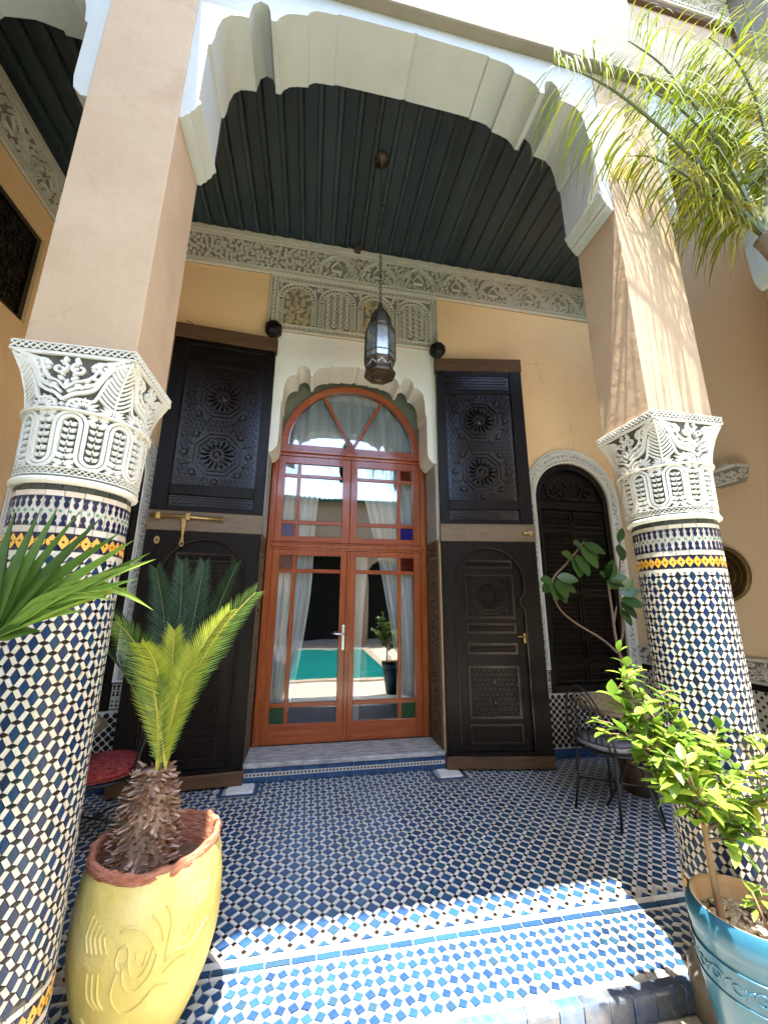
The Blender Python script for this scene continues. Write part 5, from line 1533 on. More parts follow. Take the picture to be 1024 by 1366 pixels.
b = MB(); b.lathe([OR(0.012, 3.965), OR(0.020, 3.94), OR(0.026, 3.905), OR(0.055, 3.865), OR(0.082, 3.81), OR(0.094, 3.745), OR(0.098, 3.715)], 8, (HX, HY, 0), a0=pi / 8); b.build('dome', 'lantern_metal', lan, bevel=0.003)
prof = [OR(0.096, 3.712), OR(0.118, 3.655), OR(0.121, 3.44), OR(0.118, 3.385), OR(0.096, 3.312)]
vert = lambda j, k: (HX + prof[j][0] * cos(pi / 8 + k * pi / 4), HY + prof[j][0] * sin(pi / 8 + k * pi / 4), prof[j][1])
b = MB()
for kk in range(8):
    b.tube([vert(j, kk) for j in range(5)], 0.0055, 6)
for j in range(5):
    for kk in range(8): b.tube([vert(j, kk), vert(j, kk + 1)], 0.0065 if j in (0, 4) else 0.0045, 5)
b.build('cage', 'lantern_metal', lan)
for kk in range(8):
    b = MB()
    for j in range(4):
        q = [vert(j, kk), vert(j, kk + 1), vert(j + 1, kk + 1), vert(j + 1, kk)]
        b.add([(HX + (p[0] - HX) * 0.985, HY + (p[1] - HY) * 0.985, p[2]) for p in q], [(0, 1, 2, 3)])
    b.build('pane', 'lantern_glass', lan)
    b = MB()                                       # pierced plates at foot of each side
    q0, q1, q2, q3 = [Vector(v_) for v_ in (vert(3, kk), vert(3, kk + 1), vert(4, kk + 1), vert(4, kk))]
    f_ = lambda a, c: tuple((q3 * (1 - a) + q2 * a) * (1 - c) + (q0 * (1 - a) + q1 * a) * c)
    for tri in (((0, 0), (1, 0), (0.5, 0.55)), ((0, 1), (0.5, 0.75), (0, 0.3)), ((1, 1), (1, 0.3), (0.5, 0.75)), ((0, 1), (1, 1), (0.5, 0.8))):
        b.add([f_(*t) for t in tri], [(0, 1, 2)])
    b.build('pierced_plate', 'lantern_metal', lan)
b = MB(); b.lathe([OR(0.090, 3.318), OR(0.112, 3.300), OR(0.124, 3.268), OR(0.118, 3.256), OR(0.060, 3.252), OR(0.056, 3.262), (0.0, 3.262)], 8, (HX, HY, 0), a0=pi / 8); b.build('base', 'lantern_metal', lan, bevel=0.003)
b = MB(); b.ribbon(arc(0, 0, 0.085, 0, 2 * pi, 16)[:-1], lambda u, v, h: (HX + u, HY + v, 3.2535 - h), 0.010, 0, 0.006, closed=True)
for k in range(16): b.ngon([(0.101 * cos(k * pi / 8) + 0.006 * cos(t), 0.101 * sin(k * pi / 8) + 0.006 * sin(t)) for t in (0, pi / 2, pi, 1.5 * pi)], lambda u, v, h: (HX + u, HY + v, 3.2545 - h), 0, 0.004, 0.6)
b.build('base_ornament', 'brass_dark', lan)
b = MB(); b.lathe([(0.0, 3.45), (0.018, 3.46), (0.030, 3.50), (0.026, 3.545), (0.015, 3.575), (0.013, 3.62), (0.0, 3.62)], 12, (HX, HY, 0)); b.build('bulb', 'lantern_glass', lan, smooth=True)

# ------------------------------------------------------------------ things on the right wall
mpr = side_map(XW, -1)
tr = thing('brass_tray', 'round engraved brass tray hung on the side wall behind the column', 'tray', (XW - 0.02, -1.03, 1.70))
b = MB()
b.lathe([(0.0, 0.012), (0.19, 0.012), (0.198, 0.028), (0.215, 0.034), (0.240, 0.030), (0.246, 0.022), (0.240, 0.004), (0.0, 0.004)], 48)
b.v = [mpr(-1.02 + u, 1.715 + v, w + 0.004) for u, v, w in b.v]; b.build('dish', 'brass_dark', tr, smooth=True)
b = MB()
for rr, wd in ((0.17, 0.008), (0.12, 0.006), (0.07, 0.006), (0.228, 0.012)): b.ribbon(arc(-1.02, 1.715, rr, 0, 2 * pi, 36)[:-1], mpr, wd, 0.015 if rr < 0.2 else 0.034, 0.0185 if rr < 0.2 else 0.040, closed=True)
b.build('engraving', 'brass', tr)
br = thing('wall_bracket', 'white carved stucco lamp bracket on the side wall', 'bracket', (XW, -1.26, 2.45))
b = MB()
def bk(u, v, h): return mpr(-1.262 + u, v, h)
prof = [(0.10, 2.445, 0.085), (0.115, 2.47, 0.10), (0.135, 2.545, 0.125), (0.143, 2.555, 0.135), (0.143, 2.575, 0.135)]
vs_ = []
for w_, z_, d_ in prof: vs_ += [bk(-w_, z_, 0.0), bk(-w_, z_, d_), bk(w_, z_, d_), bk(w_, z_, 0.0)]
fs = [(4 * j + i, 4 * j + i + 1, 4 * j + 5 + i, 4 * j + 4 + i) for j in range(4) for i in range(3)] + [(0, 1, 2, 3), (16, 17, 18, 19)]
b.add(vs_, fs); b.build('shelf', 'frieze_ground', br)
b = MB()
fr = lambda u, v, h: bk(u, v, 0.10 + (v - 2.47) * 0.33 + h)
scroll_fill(b, fr, lambda u, v: True, (-0.12, 0.12, 2.465, 2.545), 0.020, 0.009, 0.012, 6)
b.slab(fr, -0.14, 0.14, 2.556, 2.578, 0.0, 0.008); b.slab(fr, -0.105, 0.105, 2.447, 2.460, 0.0, 0.008)
for sg in (-1, 1):
    fs_ = lambda u, v, h: bk(sg * (0.115 + (v - 2.47) * 0.27 + h), v, u)
    scroll_fill(b, fs_, lambda u, v: True, (0.005, 0.115, 2.465, 2.545), 0.020, 0.009, 0.010, 8)
    b.slab(fs_, 0.0, 0.135, 2.556, 2.578, 0.0, 0.006)
b.build('carving', 'stucco_white', br)
b = MB(); b.lathe([(0.0, 0.0), (0.030, 0.0), (0.040, 0.018), (0.040, 0.04), (0.028, 0.056), (0.0, 0.060)], 16, bk(0.0, 2.5755, 0.06)); b.build('lamp', 'stucco_white', br, smooth=True)

# ------------------------------------------------------------------ yellow planter with cycad
PX, PY = -0.955, -1.925
pot = thing('yellow_planter', 'tall yellow glazed planter with rough terracotta rim and relief drawing', 'planter', (PX, PY, 0.0))
prof = [(0.0, 0.002), (0.120, 0.002), (0.140, 0.012), (0.175, 0.08), (0.210, 0.17), (0.232, 0.26), (0.240, 0.34), (0.238, 0.42), (0.228, 0.50), (0.216, 0.556)]
wob = lambda a, z: 1 + 0.010 * sin(2 * a + 0.7) + 0.006 * sin(3 * a + z * 6) + 0.004 * sin(7 * a + 9 * z)
def interp(z):
    for (r0, z0), (r1, z1) in zip(prof[1:], prof[2:]):
        if z0 <= z <= z1: return r0 + (r1 - r0) * (z - z0) / (z1 - z0)
    return prof[-1][0]
pp = [prof[0], prof[1]] + [(interp(0.012 + 0.544 * i / 26), 0.012 + 0.544 * i / 26) for i in range(27)]
b = MB(); b.lathe(pp, 64, (PX, PY, 0), wob)
b.build('body', 'yellow_glaze', pot, smooth=True)
def pm(u, v, h):
    a = u; r_ = interp(v) * wob(a, v) + h
    return (PX + r_ * cos(a), PY + r_ * sin(a), v)
r = MB()
A0 = radians(-72)
S_ = lambda x, z: (A0 + x / 0.24, z)
def rel(pts, w=0.010, h=0.006): r.ribbon([S_(*p_) for p_ in spline(pts, 6)], lambda u, v, hh: pm(u, v, hh), w / 0.24 if False else w, -0.001, h)
# ribbon works in (angle, height): scale widths by building in metres
def pmm(u, v, h): return pm(A0 + u / 0.24, v, h)
def rel(pts, w=0.007, h=0.0022): r.ribbon(spline(pts, 6), pmm, min(w, 0.009), -0.003, 0.0042, top=0.3)
rel([(-0.085, 0.33), (-0.095, 0.27), (-0.06, 0.215), (-0.01, 0.225), (0.03, 0.26), (0.075, 0.245)])
rel([(-0.07, 0.35), (-0.062, 0.295), (-0.03, 0.27), (0.01, 0.30), (0.025, 0.35)])
rel([(-0.055, 0.36), (-0.045, 0.32), (-0.02, 0.305), (0.0, 0.33), (0.012, 0.37)])
rel([(-0.035, 0.37), (-0.028, 0.345), (-0.012, 0.335), (-0.004, 0.365)])
rel([(-0.085, 0.39), (-0.09, 0.355), (-0.072, 0.335), (-0.055, 0.36), (-0.062, 0.395), (-0.085, 0.39)])
rel([(-0.09, 0.43), (-0.06, 0.44), (-0.03, 0.43), (0.0, 0.40), (0.02, 0.36)])
rel([(0.04, 0.47), (0.06, 0.43), (0.055, 0.37), (0.05, 0.33)])
rel([(0.0, 0.46), (0.03, 0.42), (0.04, 0.38)])
rel([(0.05, 0.32), (0.09, 0.335), (0.13, 0.32), (0.16, 0.34), (0.20, 0.36)])
rel([(0.05, 0.29), (0.09, 0.305), (0.12, 0.30)])
for k in range(5): rel([(-0.19 + 0.016 * k, 0.47 - 0.01 * k), (-0.20 + 0.016 * k, 0.42), (-0.185 + 0.016 * k, 0.38)], 0.006)
for k in range(3): rel([(-0.175 + 0.018 * k, 0.33), (-0.17 + 0.018 * k, 0.27), (-0.14 + 0.012 * k, 0.235)], 0.007)
for k in range(6): rel([(0.10 + 0.02 * k, 0.48), (0.095 + 0.02 * k, 0.42), (0.105 + 0.02 * k, 0.37)], 0.006, 0.004)
rel([(-0.20, 0.20), (-0.15, 0.15), (-0.10, 0.18)]); rel([(-0.13, 0.10), (-0.10, 0.06), (-0.06, 0.08)])
r.build('relief', 'yellow_glaze', pot, smooth=True)
Rr = random.Random(2)
n = 56
b = MB()
ring = []
for k in range(n):
    a = 2 * pi * k / n
    dr, dz = Rr.uniform(-0.004, 0.004), Rr.uniform(-0.005, 0.005)
    w_ = wob(a, 0.55)
    z0 = 0.556 + 0.010 * sin(2 * a + 1.0)
    ring.append([(0.2155 * w_, z0 - 0.016), (0.2195 * w_ + dr, z0 + dz * 0.6), (0.214 * w_ + dr, z0 + 0.020 + dz), (0.202 * w_ + dr, z0 + 0.024 + dz), (0.194 * w_ + dr, z0 + 0.010), (0.193 * w_, 0.42)])
vs_ = []
for k in range(n):
    a = 2 * pi * k / n
    for rr_, z_ in ring[k]: vs_.append((PX + rr_ * cos(a), PY + rr_ * sin(a), z_))
b.add(vs_, [(k * 6 + j, ((k + 1) % n) * 6 + j, ((k + 1) % n) * 6 + j + 1, k * 6 + j + 1) for k in range(n) for j in range(5)])
b.build('rim', 'terracotta', pot, smooth=True)
b = MB(); b.lathe([(0.0, 0.478), (0.10, 0.474), (0.195, 0.455)], 32, (PX, PY, 0), lambda a, z: 1 + 0.01 * sin(3 * a)); b.build('soil', 'soil', pot, smooth=True)

cyc = thing('cycad', 'cycad with bright yellow green inner fronds growing in the yellow planter', 'plant', (-1.00, -1.915, 0.46))
TX, TY = -1.005, -1.915
def trunk_r(z): t = (z - 0.44) / 0.36; return 0.105 * (1 - 0.45 * t ** 2.2) + 0.012 * sin(pi * t)
b = MB(); b.lathe([(trunk_r(0.44 + 0.36 * i / 10) * 0.86, 0.44 + 0.36 * i / 10) for i in range(11)] + [(0.0, 0.81)], 20, (TX, TY, 0)); b.build('trunk', 'leaf_base', cyc, smooth=True)
R = random.Random(12)
b = MB()
N_ = 620
for k in range(N_):
    t = k / N_
    z = 0.45 + 0.36 * t
    a = k * 2.39996 + R.uniform(-0.1, 0.1)
    r0 = trunk_r(z) * 0.84
    up_ = R.uniform(-0.35, 0.75)
    ln = R.uniform(0.022, 0.042)
    d = Vector((cos(a), sin(a), up_)).normalized()
    sd = Vector((-sin(a), cos(a), 0))
    c = Vector((TX + r0 * cos(a), TY + r0 * sin(a), z))
    w_ = R.uniform(0.006, 0.011)
    e_ = c + d * ln + sd * R.uniform(-0.008, 0.008)
    upv = d.cross(sd)
    b.add([tuple(c + sd * w_), tuple(c - sd * w_), tuple(c + upv * w_ * 0.8), tuple(e_ + sd * w_ * 0.4), tuple(e_ - sd * w_ * 0.4), tuple(e_ + upv * w_ * 0.3)],
          [(0, 1, 4, 3), (1, 2, 5, 4), (2, 0, 3, 5), (3, 4, 5)])
tag(b.build('leaf_bases', 'leaf_base', cyc), kind='stuff')

def frond(parent, p0, p1, p2, m_leaf, m_rib, nleaf, ln, w, seed, lift=0.55, start=0.25, side=None, name='frond', fold=0.5):
    """pinnate frond on quadratic curve; stiff leaflets"""
    R = random.Random(seed)
    pts = bez(p0, p1, p2, 16)
    b = MB()
    b.tube(pts, [0.0055 * (1 - 0.75 * i / 16) for i in range(17)], 5)
    b.cur = 1
    V = [Vector(p) for p in pts]
    for k in range(nleaf):
        t = start + (1 - start) * (k + 0.5) / nleaf
        f = t * 16; i = min(int(f), 15); q = V[i].lerp(V[i + 1], f - i)
        T = (V[i + 1] - V[i]).normalized()
        sd = side if side is not None else T.cross(Vector((0, 0, 1)))
        if sd.length < 0.05: sd = Vector((1, 0, 0))
        sd = (sd - T * sd.dot(T)).normalized()
        nn = sd.cross(T).normalized()
        env = (0.28 + 0.72 * min((t - start) / 0.42, 1)) * (1 - 0.55 * max((t - 0.55) / 0.45, 0) ** 1.4)
        for sg in (-1, 1):
            L = ln * env * R.uniform(0.9, 1.08)
            d = (sd * sg * (1 - 0.25 * t) + T * (lift + 0.55 * t) + nn * (fold * 0.6 + R.uniform(-0.08, 0.08))).normalized()
            wv = d.cross(nn).normalized() * w
            m1 = q + d * L * 0.5; e_ = q + d * L - nn * L * 0.06
            b.add([tuple(q + wv * 0.6), tuple(q - wv * 0.6), tuple(m1 + wv), tuple(m1 - wv), tuple(e_)], [(0, 1, 3, 2), (2, 3, 4)])
    o = b.build(name, [m_rib, m_leaf], parent, recalc=False)
    return o
base = lambda dx=0, dy=0: (TX + 0.025 + dx, TY + dy, 0.80)
FR = [  # tip, mid, material, seed
    ((-1.33, -1.75, 1.42), (-1.02, -1.86, 1.12), 'cycad_old'), ((-1.21, -1.62, 1.62), (-1.00, -1.82, 1.20), 'cycad_old'), ((-1.10, -1.58, 1.66), (-0.99, -1.80, 1.22), 'cycad_old'),
    ((-1.00, -1.55, 1.66), (-0.96, -1.80, 1.22), 'cycad_old'), ((-0.82, -1.60, 1.66), (-0.93, -1.82, 1.20), 'cycad_old'), ((-0.68, -1.86, 1.50), (-0.95, -1.91, 1.22), 'cycad_mid'),
    ((-1.16, -2.08, 1.38), (-1.00, -1.95, 1.20), 'cycad_mid'), ((-0.76, -2.02, 1.42), (-0.965, -1.94, 1.18), 'cycad_young'), ((-1.05, -2.10, 1.30), (-0.99, -1.94, 1.20), 'cycad_young'),
    ((-0.97, -2.00, 1.34), (-0.975, -1.94, 1.10), 'cycad_young'), ((-0.90, -1.98, 1.26), (-0.95, -1.93, 1.05), 'cycad_young'), ((-1.06, -1.98, 1.22), (-1.01, -1.95, 1.05), 'cycad_young'), ((-1.26, -1.98, 1.30), (-1.05, -1.93, 1.08), 'cycad_old')]
for i, (tip, mid, m_) in enumerate(FR):
    frond(cyc, base(R.uniform(-0.025, 0.025), R.uniform(-0.02, 0.02)), mid, tip, m_, 'frond_rib' if m_ != 'cycad_old' else 'palm_rachis', 60, 0.120 if m_ != 'cycad_young' else 0.11, (0.0040 if m_ == 'cycad_old' else 0.0027), 40 + i, start=0.06, side=Vector((1, 0.15, 0)) if m_ != 'cycad_old' or i in (1, 2, 3) else None)

# ------------------------------------------------------------------ blue planter with young citrus tree
BX, BY, BZ = 1.045, -2.490, GZ + 0.008
bp_ = thing('blue_planter', 'glossy turquoise glazed planter standing below the step', 'planter', (BX, BY, BZ))
prof2 = [(0.0, 0.0), (0.085, 0.0), (0.095, 0.012), (0.115, 0.12), (0.140, 0.25), (0.158, 0.36), (0.164, 0.44), (0.163, 0.485), (0.168, 0.495), (0.172, 0.515), (0.170, 0.545), (0.162, 0.565), (0.155, 0.572)]
b = MB(); b.lathe(prof2, 72, (BX, BY, BZ)); b.build('body', 'blue_glaze', bp_, smooth=True)
b = MB(); b.lathe([(0.1545, 0.5715), (0.146, 0.568), (0.138, 0.55), (0.135, 0.47)], 72, (BX, BY, BZ)); b.build('inner_wall', 'clay_inside', bp_, smooth=True)
r = MB()
def bm_(u, v, h):
    a = u / 0.16; rr_ = 0.1575 + (v - 0.36) * 0.07 + h
    return (BX + rr_ * cos(a), BY + rr_ * sin(a), BZ + v)
for v in (0.375, 0.455): r.ribbon([(2 * pi * 0.16 * i / 72, v) for i in range(73)], bm_, 0.005, -0.001, 0.004)
for k in range(18):
    u = 2 * pi * 0.16 * k / 18
    r.ribbon(spiral(u, 0.413, 0.022, 0.5, 1.1, 1 if k % 2 else -1, 11), bm_, 0.005, -0.001, 0.004)
    r.ribbon([(u + 0.018, 0.395), (u + 0.028, 0.42), (u + 0.042, 0.428)], bm_, 0.005, -0.001, 0.004)
r.build('moulded_band', 'blue_glaze', bp_, smooth=True)
b = MB(); b.lathe([(0.0, 0.505), (0.08, 0.507), (0.1345, 0.500)], 24, (BX, BY, BZ)); b.build('soil', 'soil', bp_)
b = MB()
R = random.Random(5)
for k in range(240):
    a = R.uniform(0, 2 * pi); rr_ = 0.128 * sqrt(R.random()); q = R.uniform(0.006, 0.013)
    c = (BX + rr_ * cos(a), BY + rr_ * sin(a), BZ + 0.506 + q * 0.3)
    b.lathe([(0.0, -q * 0.6), (q * 0.8, -q * 0.3), (q, 0.0), (q * 0.7, q * 0.4), (0.0, q * 0.55)], 6, c, lambda a_, z_: R.uniform(0.8, 1.2))
tag(b.build('pebbles', 'pebbles', bp_), kind='stuff')

tree = thing('citrus_tree', 'young bright green leafy tree growing in the turquoise planter', 'tree', (0.98, -2.48, BZ + 0.5))
def leaf_shape(bb, p, d, up_, L, w, droop=0.25, fold=0.25, n=4, env=(0.12, 0.85, 1.0, 0.66, 0.0)):
    d = Vector(d).normalized(); sd = d.cross(Vector(up_))
    if sd.length < 1e-3: sd = Vector((1, 0, 0))
    sd.normalize(); nn = sd.cross(d)
    vs_ = []
    for i in range(n + 1):
        t = i / n
        c = Vector(p) + d * L * t - nn * (-1) * 0 - Vector((0, 0, 1)) * droop * L * t * t
        e_ = w * env[i]
        vs_ += [tuple(c - sd * e_ + nn * e_ * fold), tuple(c), tuple(c + sd * e_ + nn * e_ * fold)]
    fs = []
    for i in range(n):
        a = 3 * i
        fs += [(a, a + 1, a + 4, a + 3), (a + 1, a + 2, a + 5, a + 4)]
    bb.add(vs_, fs)
R = random.Random(31)
st = MB(); lf = MB(); ly = MB()
trunk_pts = spline([(0.955, -2.47, BZ + 0.49), (0.958, -2.46, 0.58), (0.965, -2.45, 0.72), (0.975, -2.43, 0.84)], 5)
st.tube(trunk_pts, [0.0115 - 0.004 * i / (len(trunk_pts) - 1) for i in range(len(trunk_pts))], 8)
limbs = [  # from, mid, tip
    ((0.965, -2.45, 0.70), (0.883, -2.42, 0.88), (0.784, -2.38, 1.16)), ((0.970, -2.44, 0.76), (0.895, -2.40, 0.98), (0.846, -2.30, 1.26)), ((0.970, -2.43, 0.80), (0.858, -2.44, 0.86), (0.740, -2.40, 0.99)),
    ((0.960, -2.45, 0.70), (0.895, -2.48, 0.76), (0.808, -2.46, 0.84)), ((0.970, -2.44, 0.78), (1.00, -2.42, 0.95), (0.980, -2.34, 1.10)), ((0.970, -2.45, 0.72), (1.10, -2.46, 0.84), (1.26, -2.50, 0.93)),
    ((0.965, -2.45, 0.68), (1.08, -2.46, 0.74), (1.24, -2.52, 0.80)), ((0.975, -2.43, 0.84), (0.908, -2.40, 0.95), (0.883, -2.36, 1.06)), ((0.960, -2.46, 0.66), (1.04, -2.50, 0.68), (1.16, -2.54, 0.70)),
    ((0.970, -2.44, 0.78), (1.08, -2.40, 0.88), (1.18, -2.38, 0.98)), ((0.965, -2.46, 0.70), (0.908, -2.52, 0.80), (0.833, -2.54, 0.92)), ((0.970, -2.43, 0.82), (0.846, -2.38, 0.98), (0.759, -2.34, 1.10))]
for L_ in limbs:
    pts = bez(*L_, 10)
    st.tube(pts, [0.0065 * (1 - 0.07 * i) for i in range(11)], 5)
    for tw in range(7):
        i = R.randint(3, 10)
        p = Vector(pts[i]); d = Vector((R.uniform(-1, 1), R.uniform(-1, 1), R.uniform(-0.2, 0.9))).normalized()
        e_ = p + d * R.uniform(0.05, 0.11)
        st.tube([tuple(p), tuple(p.lerp(e_, 0.5) + Vector((0, 0, 0.01))), tuple(e_)], [0.003, 0.0024, 0.0016], 4)
        for q in range(4):
            t = (q + 1) / 4
            c = p.lerp(e_, t)
            dd = (d * 0.6 + Vector((R.uniform(-1, 1), R.uniform(-1, 1), R.uniform(-0.5, 0.5)))).normalized()
            leaf_shape(ly if R.random() < 0.10 else lf, c, dd, (R.uniform(-0.3, 0.3), R.uniform(-0.3, 0.3), 1), R.uniform(0.05, 0.085), R.uniform(0.014, 0.021), R.uniform(0.0, 0.4))
    for i in range(2, 11):
        for q in range(2):
            p = Vector(pts[i]); T = (Vector(pts[i]) - Vector(pts[i - 1])).normalized()
            dd = (T * 0.7 + Vector((R.uniform(-1, 1), R.uniform(-1, 1), R.uniform(-0.5, 0.5))) * 0.9).normalized()
            leaf_shape(ly if R.random() < 0.08 else lf, p, dd, (R.uniform(-0.3, 0.3), R.uniform(-0.3, 0.3), 1), R.uniform(0.055, 0.09), R.uniform(0.015, 0.022), R.uniform(0.0, 0.45))
# low suckers in the pot
for k in range(2):
    c = (1.045 + 0.03 * k, -2.56, BZ + 0.50)
    st.tube([c, (c[0] - 0.03, c[1] + 0.005, c[2] + 0.09), (c[0] - 0.045, c[1] + 0.01, c[2] + 0.15)], [0.006, 0.0045, 0.003], 6)
    for q in range(9):
        leaf_shape(lf, (c[0] - 0.04, c[1] + 0.01, c[2] + 0.10 + 0.006 * q), (R.uniform(-1, 1), R.uniform(-1, 1), R.uniform(-0.2, 0.8)), (0, 0, 1), 0.045, 0.008)
st.build('trunk', 'twig', tree, smooth=True)
tag(lf.build('leaves', 'citrus_leaf', tree, smooth=True, recalc=False), kind='stuff'); tag(ly.build('yellow_leaves', 'citrus_yellow', tree, smooth=True, recalc=False), kind='stuff')

# ------------------------------------------------------------------ fan palm at the left edge
fp = thing('fan_palm', 'fan palm with stiff pleated leaves reaching in front of the tiled column', 'palm', (-1.42, -2.86, GZ))
b = MB(); b.lathe([(0.0, 0.0), (0.13, 0.0), (0.16, 0.18), (0.18, 0.34), (0.17, 0.36), (0.155, 0.33), (0.0, 0.32)], 32, (-1.42, -2.86, GZ + 0.008)); b.build('pot', 'terracotta', fp, smooth=True)
b = MB(); b.tube([(-1.42, -2.86, GZ + 0.30), (-1.43, -2.86, 0.6), (-1.42, -2.85, 0.95)], [0.06, 0.055, 0.045], 10); b.build('trunk', 'palm_bark', fp, smooth=True)
def fan_leaf(c, ex, ey, segs, m_, seed, name='fan_leaf'):
    """c hub, ex/ey axes of the leaf plane; segs: (angle deg, length, material index, droop)"""
    R = random.Random(seed)
    ex, ey = Vector(ex).normalized(), Vector(ey).normalized()
    nn = ex.cross(ey).normalized()
    b = MB()
    for an, L, mi, dr in segs:
        b.cur = mi
        a = radians(an)
        d = ex * cos(a) + ey * sin(a)
        sd = -ex * sin(a) + ey * cos(a)
        n_ = 8
        w = L * 0.042
        vs_ = []
        for i in range(n_ + 1):
            t = i / n_
            wd = w * (0.25 + 1.9 * t if t < 0.42 else 1.05 * (1 - ((t - 0.42) / 0.58) ** 1.6) + 0.012)
            ce = Vector(c) + d * L * t + nn * (0.02 * L * sin(3 * t + an)) + Vector((0, 0, -1)) * dr * L * t ** 3
            vs_ += [tuple(ce - sd * wd + nn * wd * 0.55), tuple(ce - nn * 0.001), tuple(ce + sd * wd + nn * wd * 0.55)]
        fs = []
        for i in range(n_):
            q = 3 * i
            fs += [(q, q + 1, q + 4, q + 3), (q + 1, q + 2, q + 5, q + 4)]
        b.add(vs_, fs)
    return b.build(name, ['fan_green', 'fan_lime', 'fan_dry'], fp, recalc=False, smooth=False)
hub = (-1.130, -2.72, 1.369)
TIPS = [((-1.235, -2.70, 1.655), 0, 0), ((-1.173, -2.68, 1.675), 0, 0), ((-1.123, -2.67, 1.687), 0, 0), ((-1.09, -2.66, 1.699), 0, 0), ((-1.035, -2.66, 1.690), 0, 0), ((-0.988, -2.65, 1.676), 0, 0), ((-0.935, -2.65, 1.636), 0, 0.02), ((-0.900, -2.65, 1.616), 1, 0.02),
        ((-0.860, -2.65, 1.580), 0, 0.03), ((-0.839, -2.66, 1.563), 1, 0.03), ((-0.868, -2.68, 1.510), 1, 0.05), ((-0.921, -2.70, 1.471), 1, 0.06), ((-0.885, -2.66, 1.490), 1, 0.04), ((-0.965, -2.71, 1.429), 1, 0.08), ((-1.038, -2.72, 1.385), 0, 0.05)]
def blades(tips, hub_, seed, name='fan_leaf', mats=('fan_green', 'fan_lime', 'fan_dry')):
    R = random.Random(seed)
    b = MB(); H = Vector(hub_); nn = Vector((-0.25, -0.95, 0.2)).normalized()
    for tip, mi, dr in tips:
        b.cur = mi
        d = Vector(tip) - H; L = d.length; d.normalize()
        sd = d.cross(nn).normalized(); n_ = 10; w = 0.0180 * R.uniform(0.85, 1.15)
        bend = R.uniform(-0.02, 0.02)
        vs_ = []
        for i in range(n_ + 1):
            t = i / n_
            wd = w * (0.30 + 1.75 * t if t < 0.4 else 1.0 - ((t - 0.4) / 0.6) ** 1.25) + 0.0004
            ce = H + d * L * t + sd * bend * L * sin(pi * t) + Vector((0, 0, 1)) * dr * L * (sin(pi * t))
            vs_ += [tuple(ce - sd * wd + nn * wd * 0.7), tuple(ce), tuple(ce + sd * wd + nn * wd * 0.7)]
        fs = []
        for i in range(n_):
            q = 3 * i
            fs += [(q, q + 1, q + 4, q + 3), (q + 1, q + 2, q + 5, q + 4)]
        b.add(vs_, fs)
    return b.build(name, list(mats), fp, recalc=False, smooth=False)
blades(TIPS, hub, 1)
blades([((-0.827, -2.66, 1.431), 1, 0.30), ((-0.905, -2.70, 1.455), 1, 0.18), ((-0.95, -2.70, 1.50), 1, 0.10)], (-1.13, -2.715, 1.362), 2)
blades([((-1.10, -2.72, 1.215), 2, 0.25), ((-1.12, -2.73, 1.26), 0, 0.2), ((-1.15, -2.74, 1.33), 0, 0.05), ((-1.20, -2.75, 1.42), 0, 0.0)], (-1.29, -2.80, 1.22), 3)
for h_ in (hub, (-1.29, -2.80, 1.22)):
    b = MB(); b.tube(bez((-1.42, -2.85, 0.93), (-1.40, -2.84, 1.20), h_, 8), [0.012 - 0.0008 * i for i in range(9)], 6); b.build('leaf_stalk', 'palm_rachis', fp, smooth=True)

# ------------------------------------------------------------------ feather palm at the upper right
fe = thing('feather_palm', 'feather palm with long drooping fronds arching across the lobed arch', 'palm', (1.95, -2.85, GZ))
b = MB(); tp = spline([(1.95, -2.85, GZ), (1.98, -2.84, 1.0), (1.93, -2.76, 2.2), (1.74, -2.66, 3.05), (1.68, -2.63, 3.22)], 6)
b.tube(tp, [0.075 - 0.025 * i / (len(tp) - 1) for i in range(len(tp))], 12); b.build('trunk', 'palm_bark', fe, smooth=True)
def feather(ctrl, nleaf, ln, m_, seed, droop=1.0, start=0.12, name='frond', wd=0.0074):
    R = random.Random(seed)
    pts = spline(ctrl, 7)
    V = [Vector(p) for p in pts]; n = len(V) - 1
    b = MB()
    b.tube(pts, [0.013 * (1 - 0.82 * i / n) for i in range(n + 1)], 6)
    b.cur = 1
    for k in range(nleaf):
        t = start + (1 - start) * (k + 0.5) / nleaf
        f = t * n; i = min(int(f), n - 1); q = V[i].lerp(V[i + 1], f - i)
        T = (V[i + 1] - V[i]).normalized()
        sd = T.cross(Vector((0, 0, 1)))
        if sd.length < 0.1: sd = Vector((0, 1, 0))
        sd.normalize(); nn = sd.cross(T)
        for sg in (-1, 1):
            L = ln * (0.55 + 0.45 * sin(pi * min(max(t, 0.1), 0.95))) * R.uniform(0.75, 1.12)
            d = (sd * sg * R.uniform(0.45, 0.9) + T * R.uniform(0.35, 0.8) + nn * R.uniform(-0.25, 0.35)).normalized()
            p = q.copy(); w = wd * R.uniform(0.7, 1.15) * (1.2 - 0.65 * t)
            if t > 0.55 and R.random() < 0.40: continue
            vs_ = []; m = 7
            for j in range(m + 1):
                u = j / m
                side = d.cross(Vector((0.3 * sg, -1, 0.2)))
                if side.length < 0.15: side = T.copy()
                side.normalize()
                wj = w * (0.5 + 1.2 * u if u < 0.3 else (1 - ((u - 0.3) / 0.7) ** 1.3) * 0.9 + 0.06)
                vs_ += [tuple(p - side * wj), tuple(p + side * wj)]
                d = (d + Vector((0, 0, -1)) * droop * R.uniform(0.30, 0.62) + Vector((R.uniform(-.07, .07), R.uniform(-.07, .07), 0))).normalized()
                p = p + d * (L / m)
            b.add(vs_, [(2 * j, 2 * j + 1, 2 * j + 3, 2 * j + 2) for j in range(m)])
    return b.build(name, ['palm_rachis', m_], fe, recalc=False)
PB_ = (1.68, -2.63, 3.22)
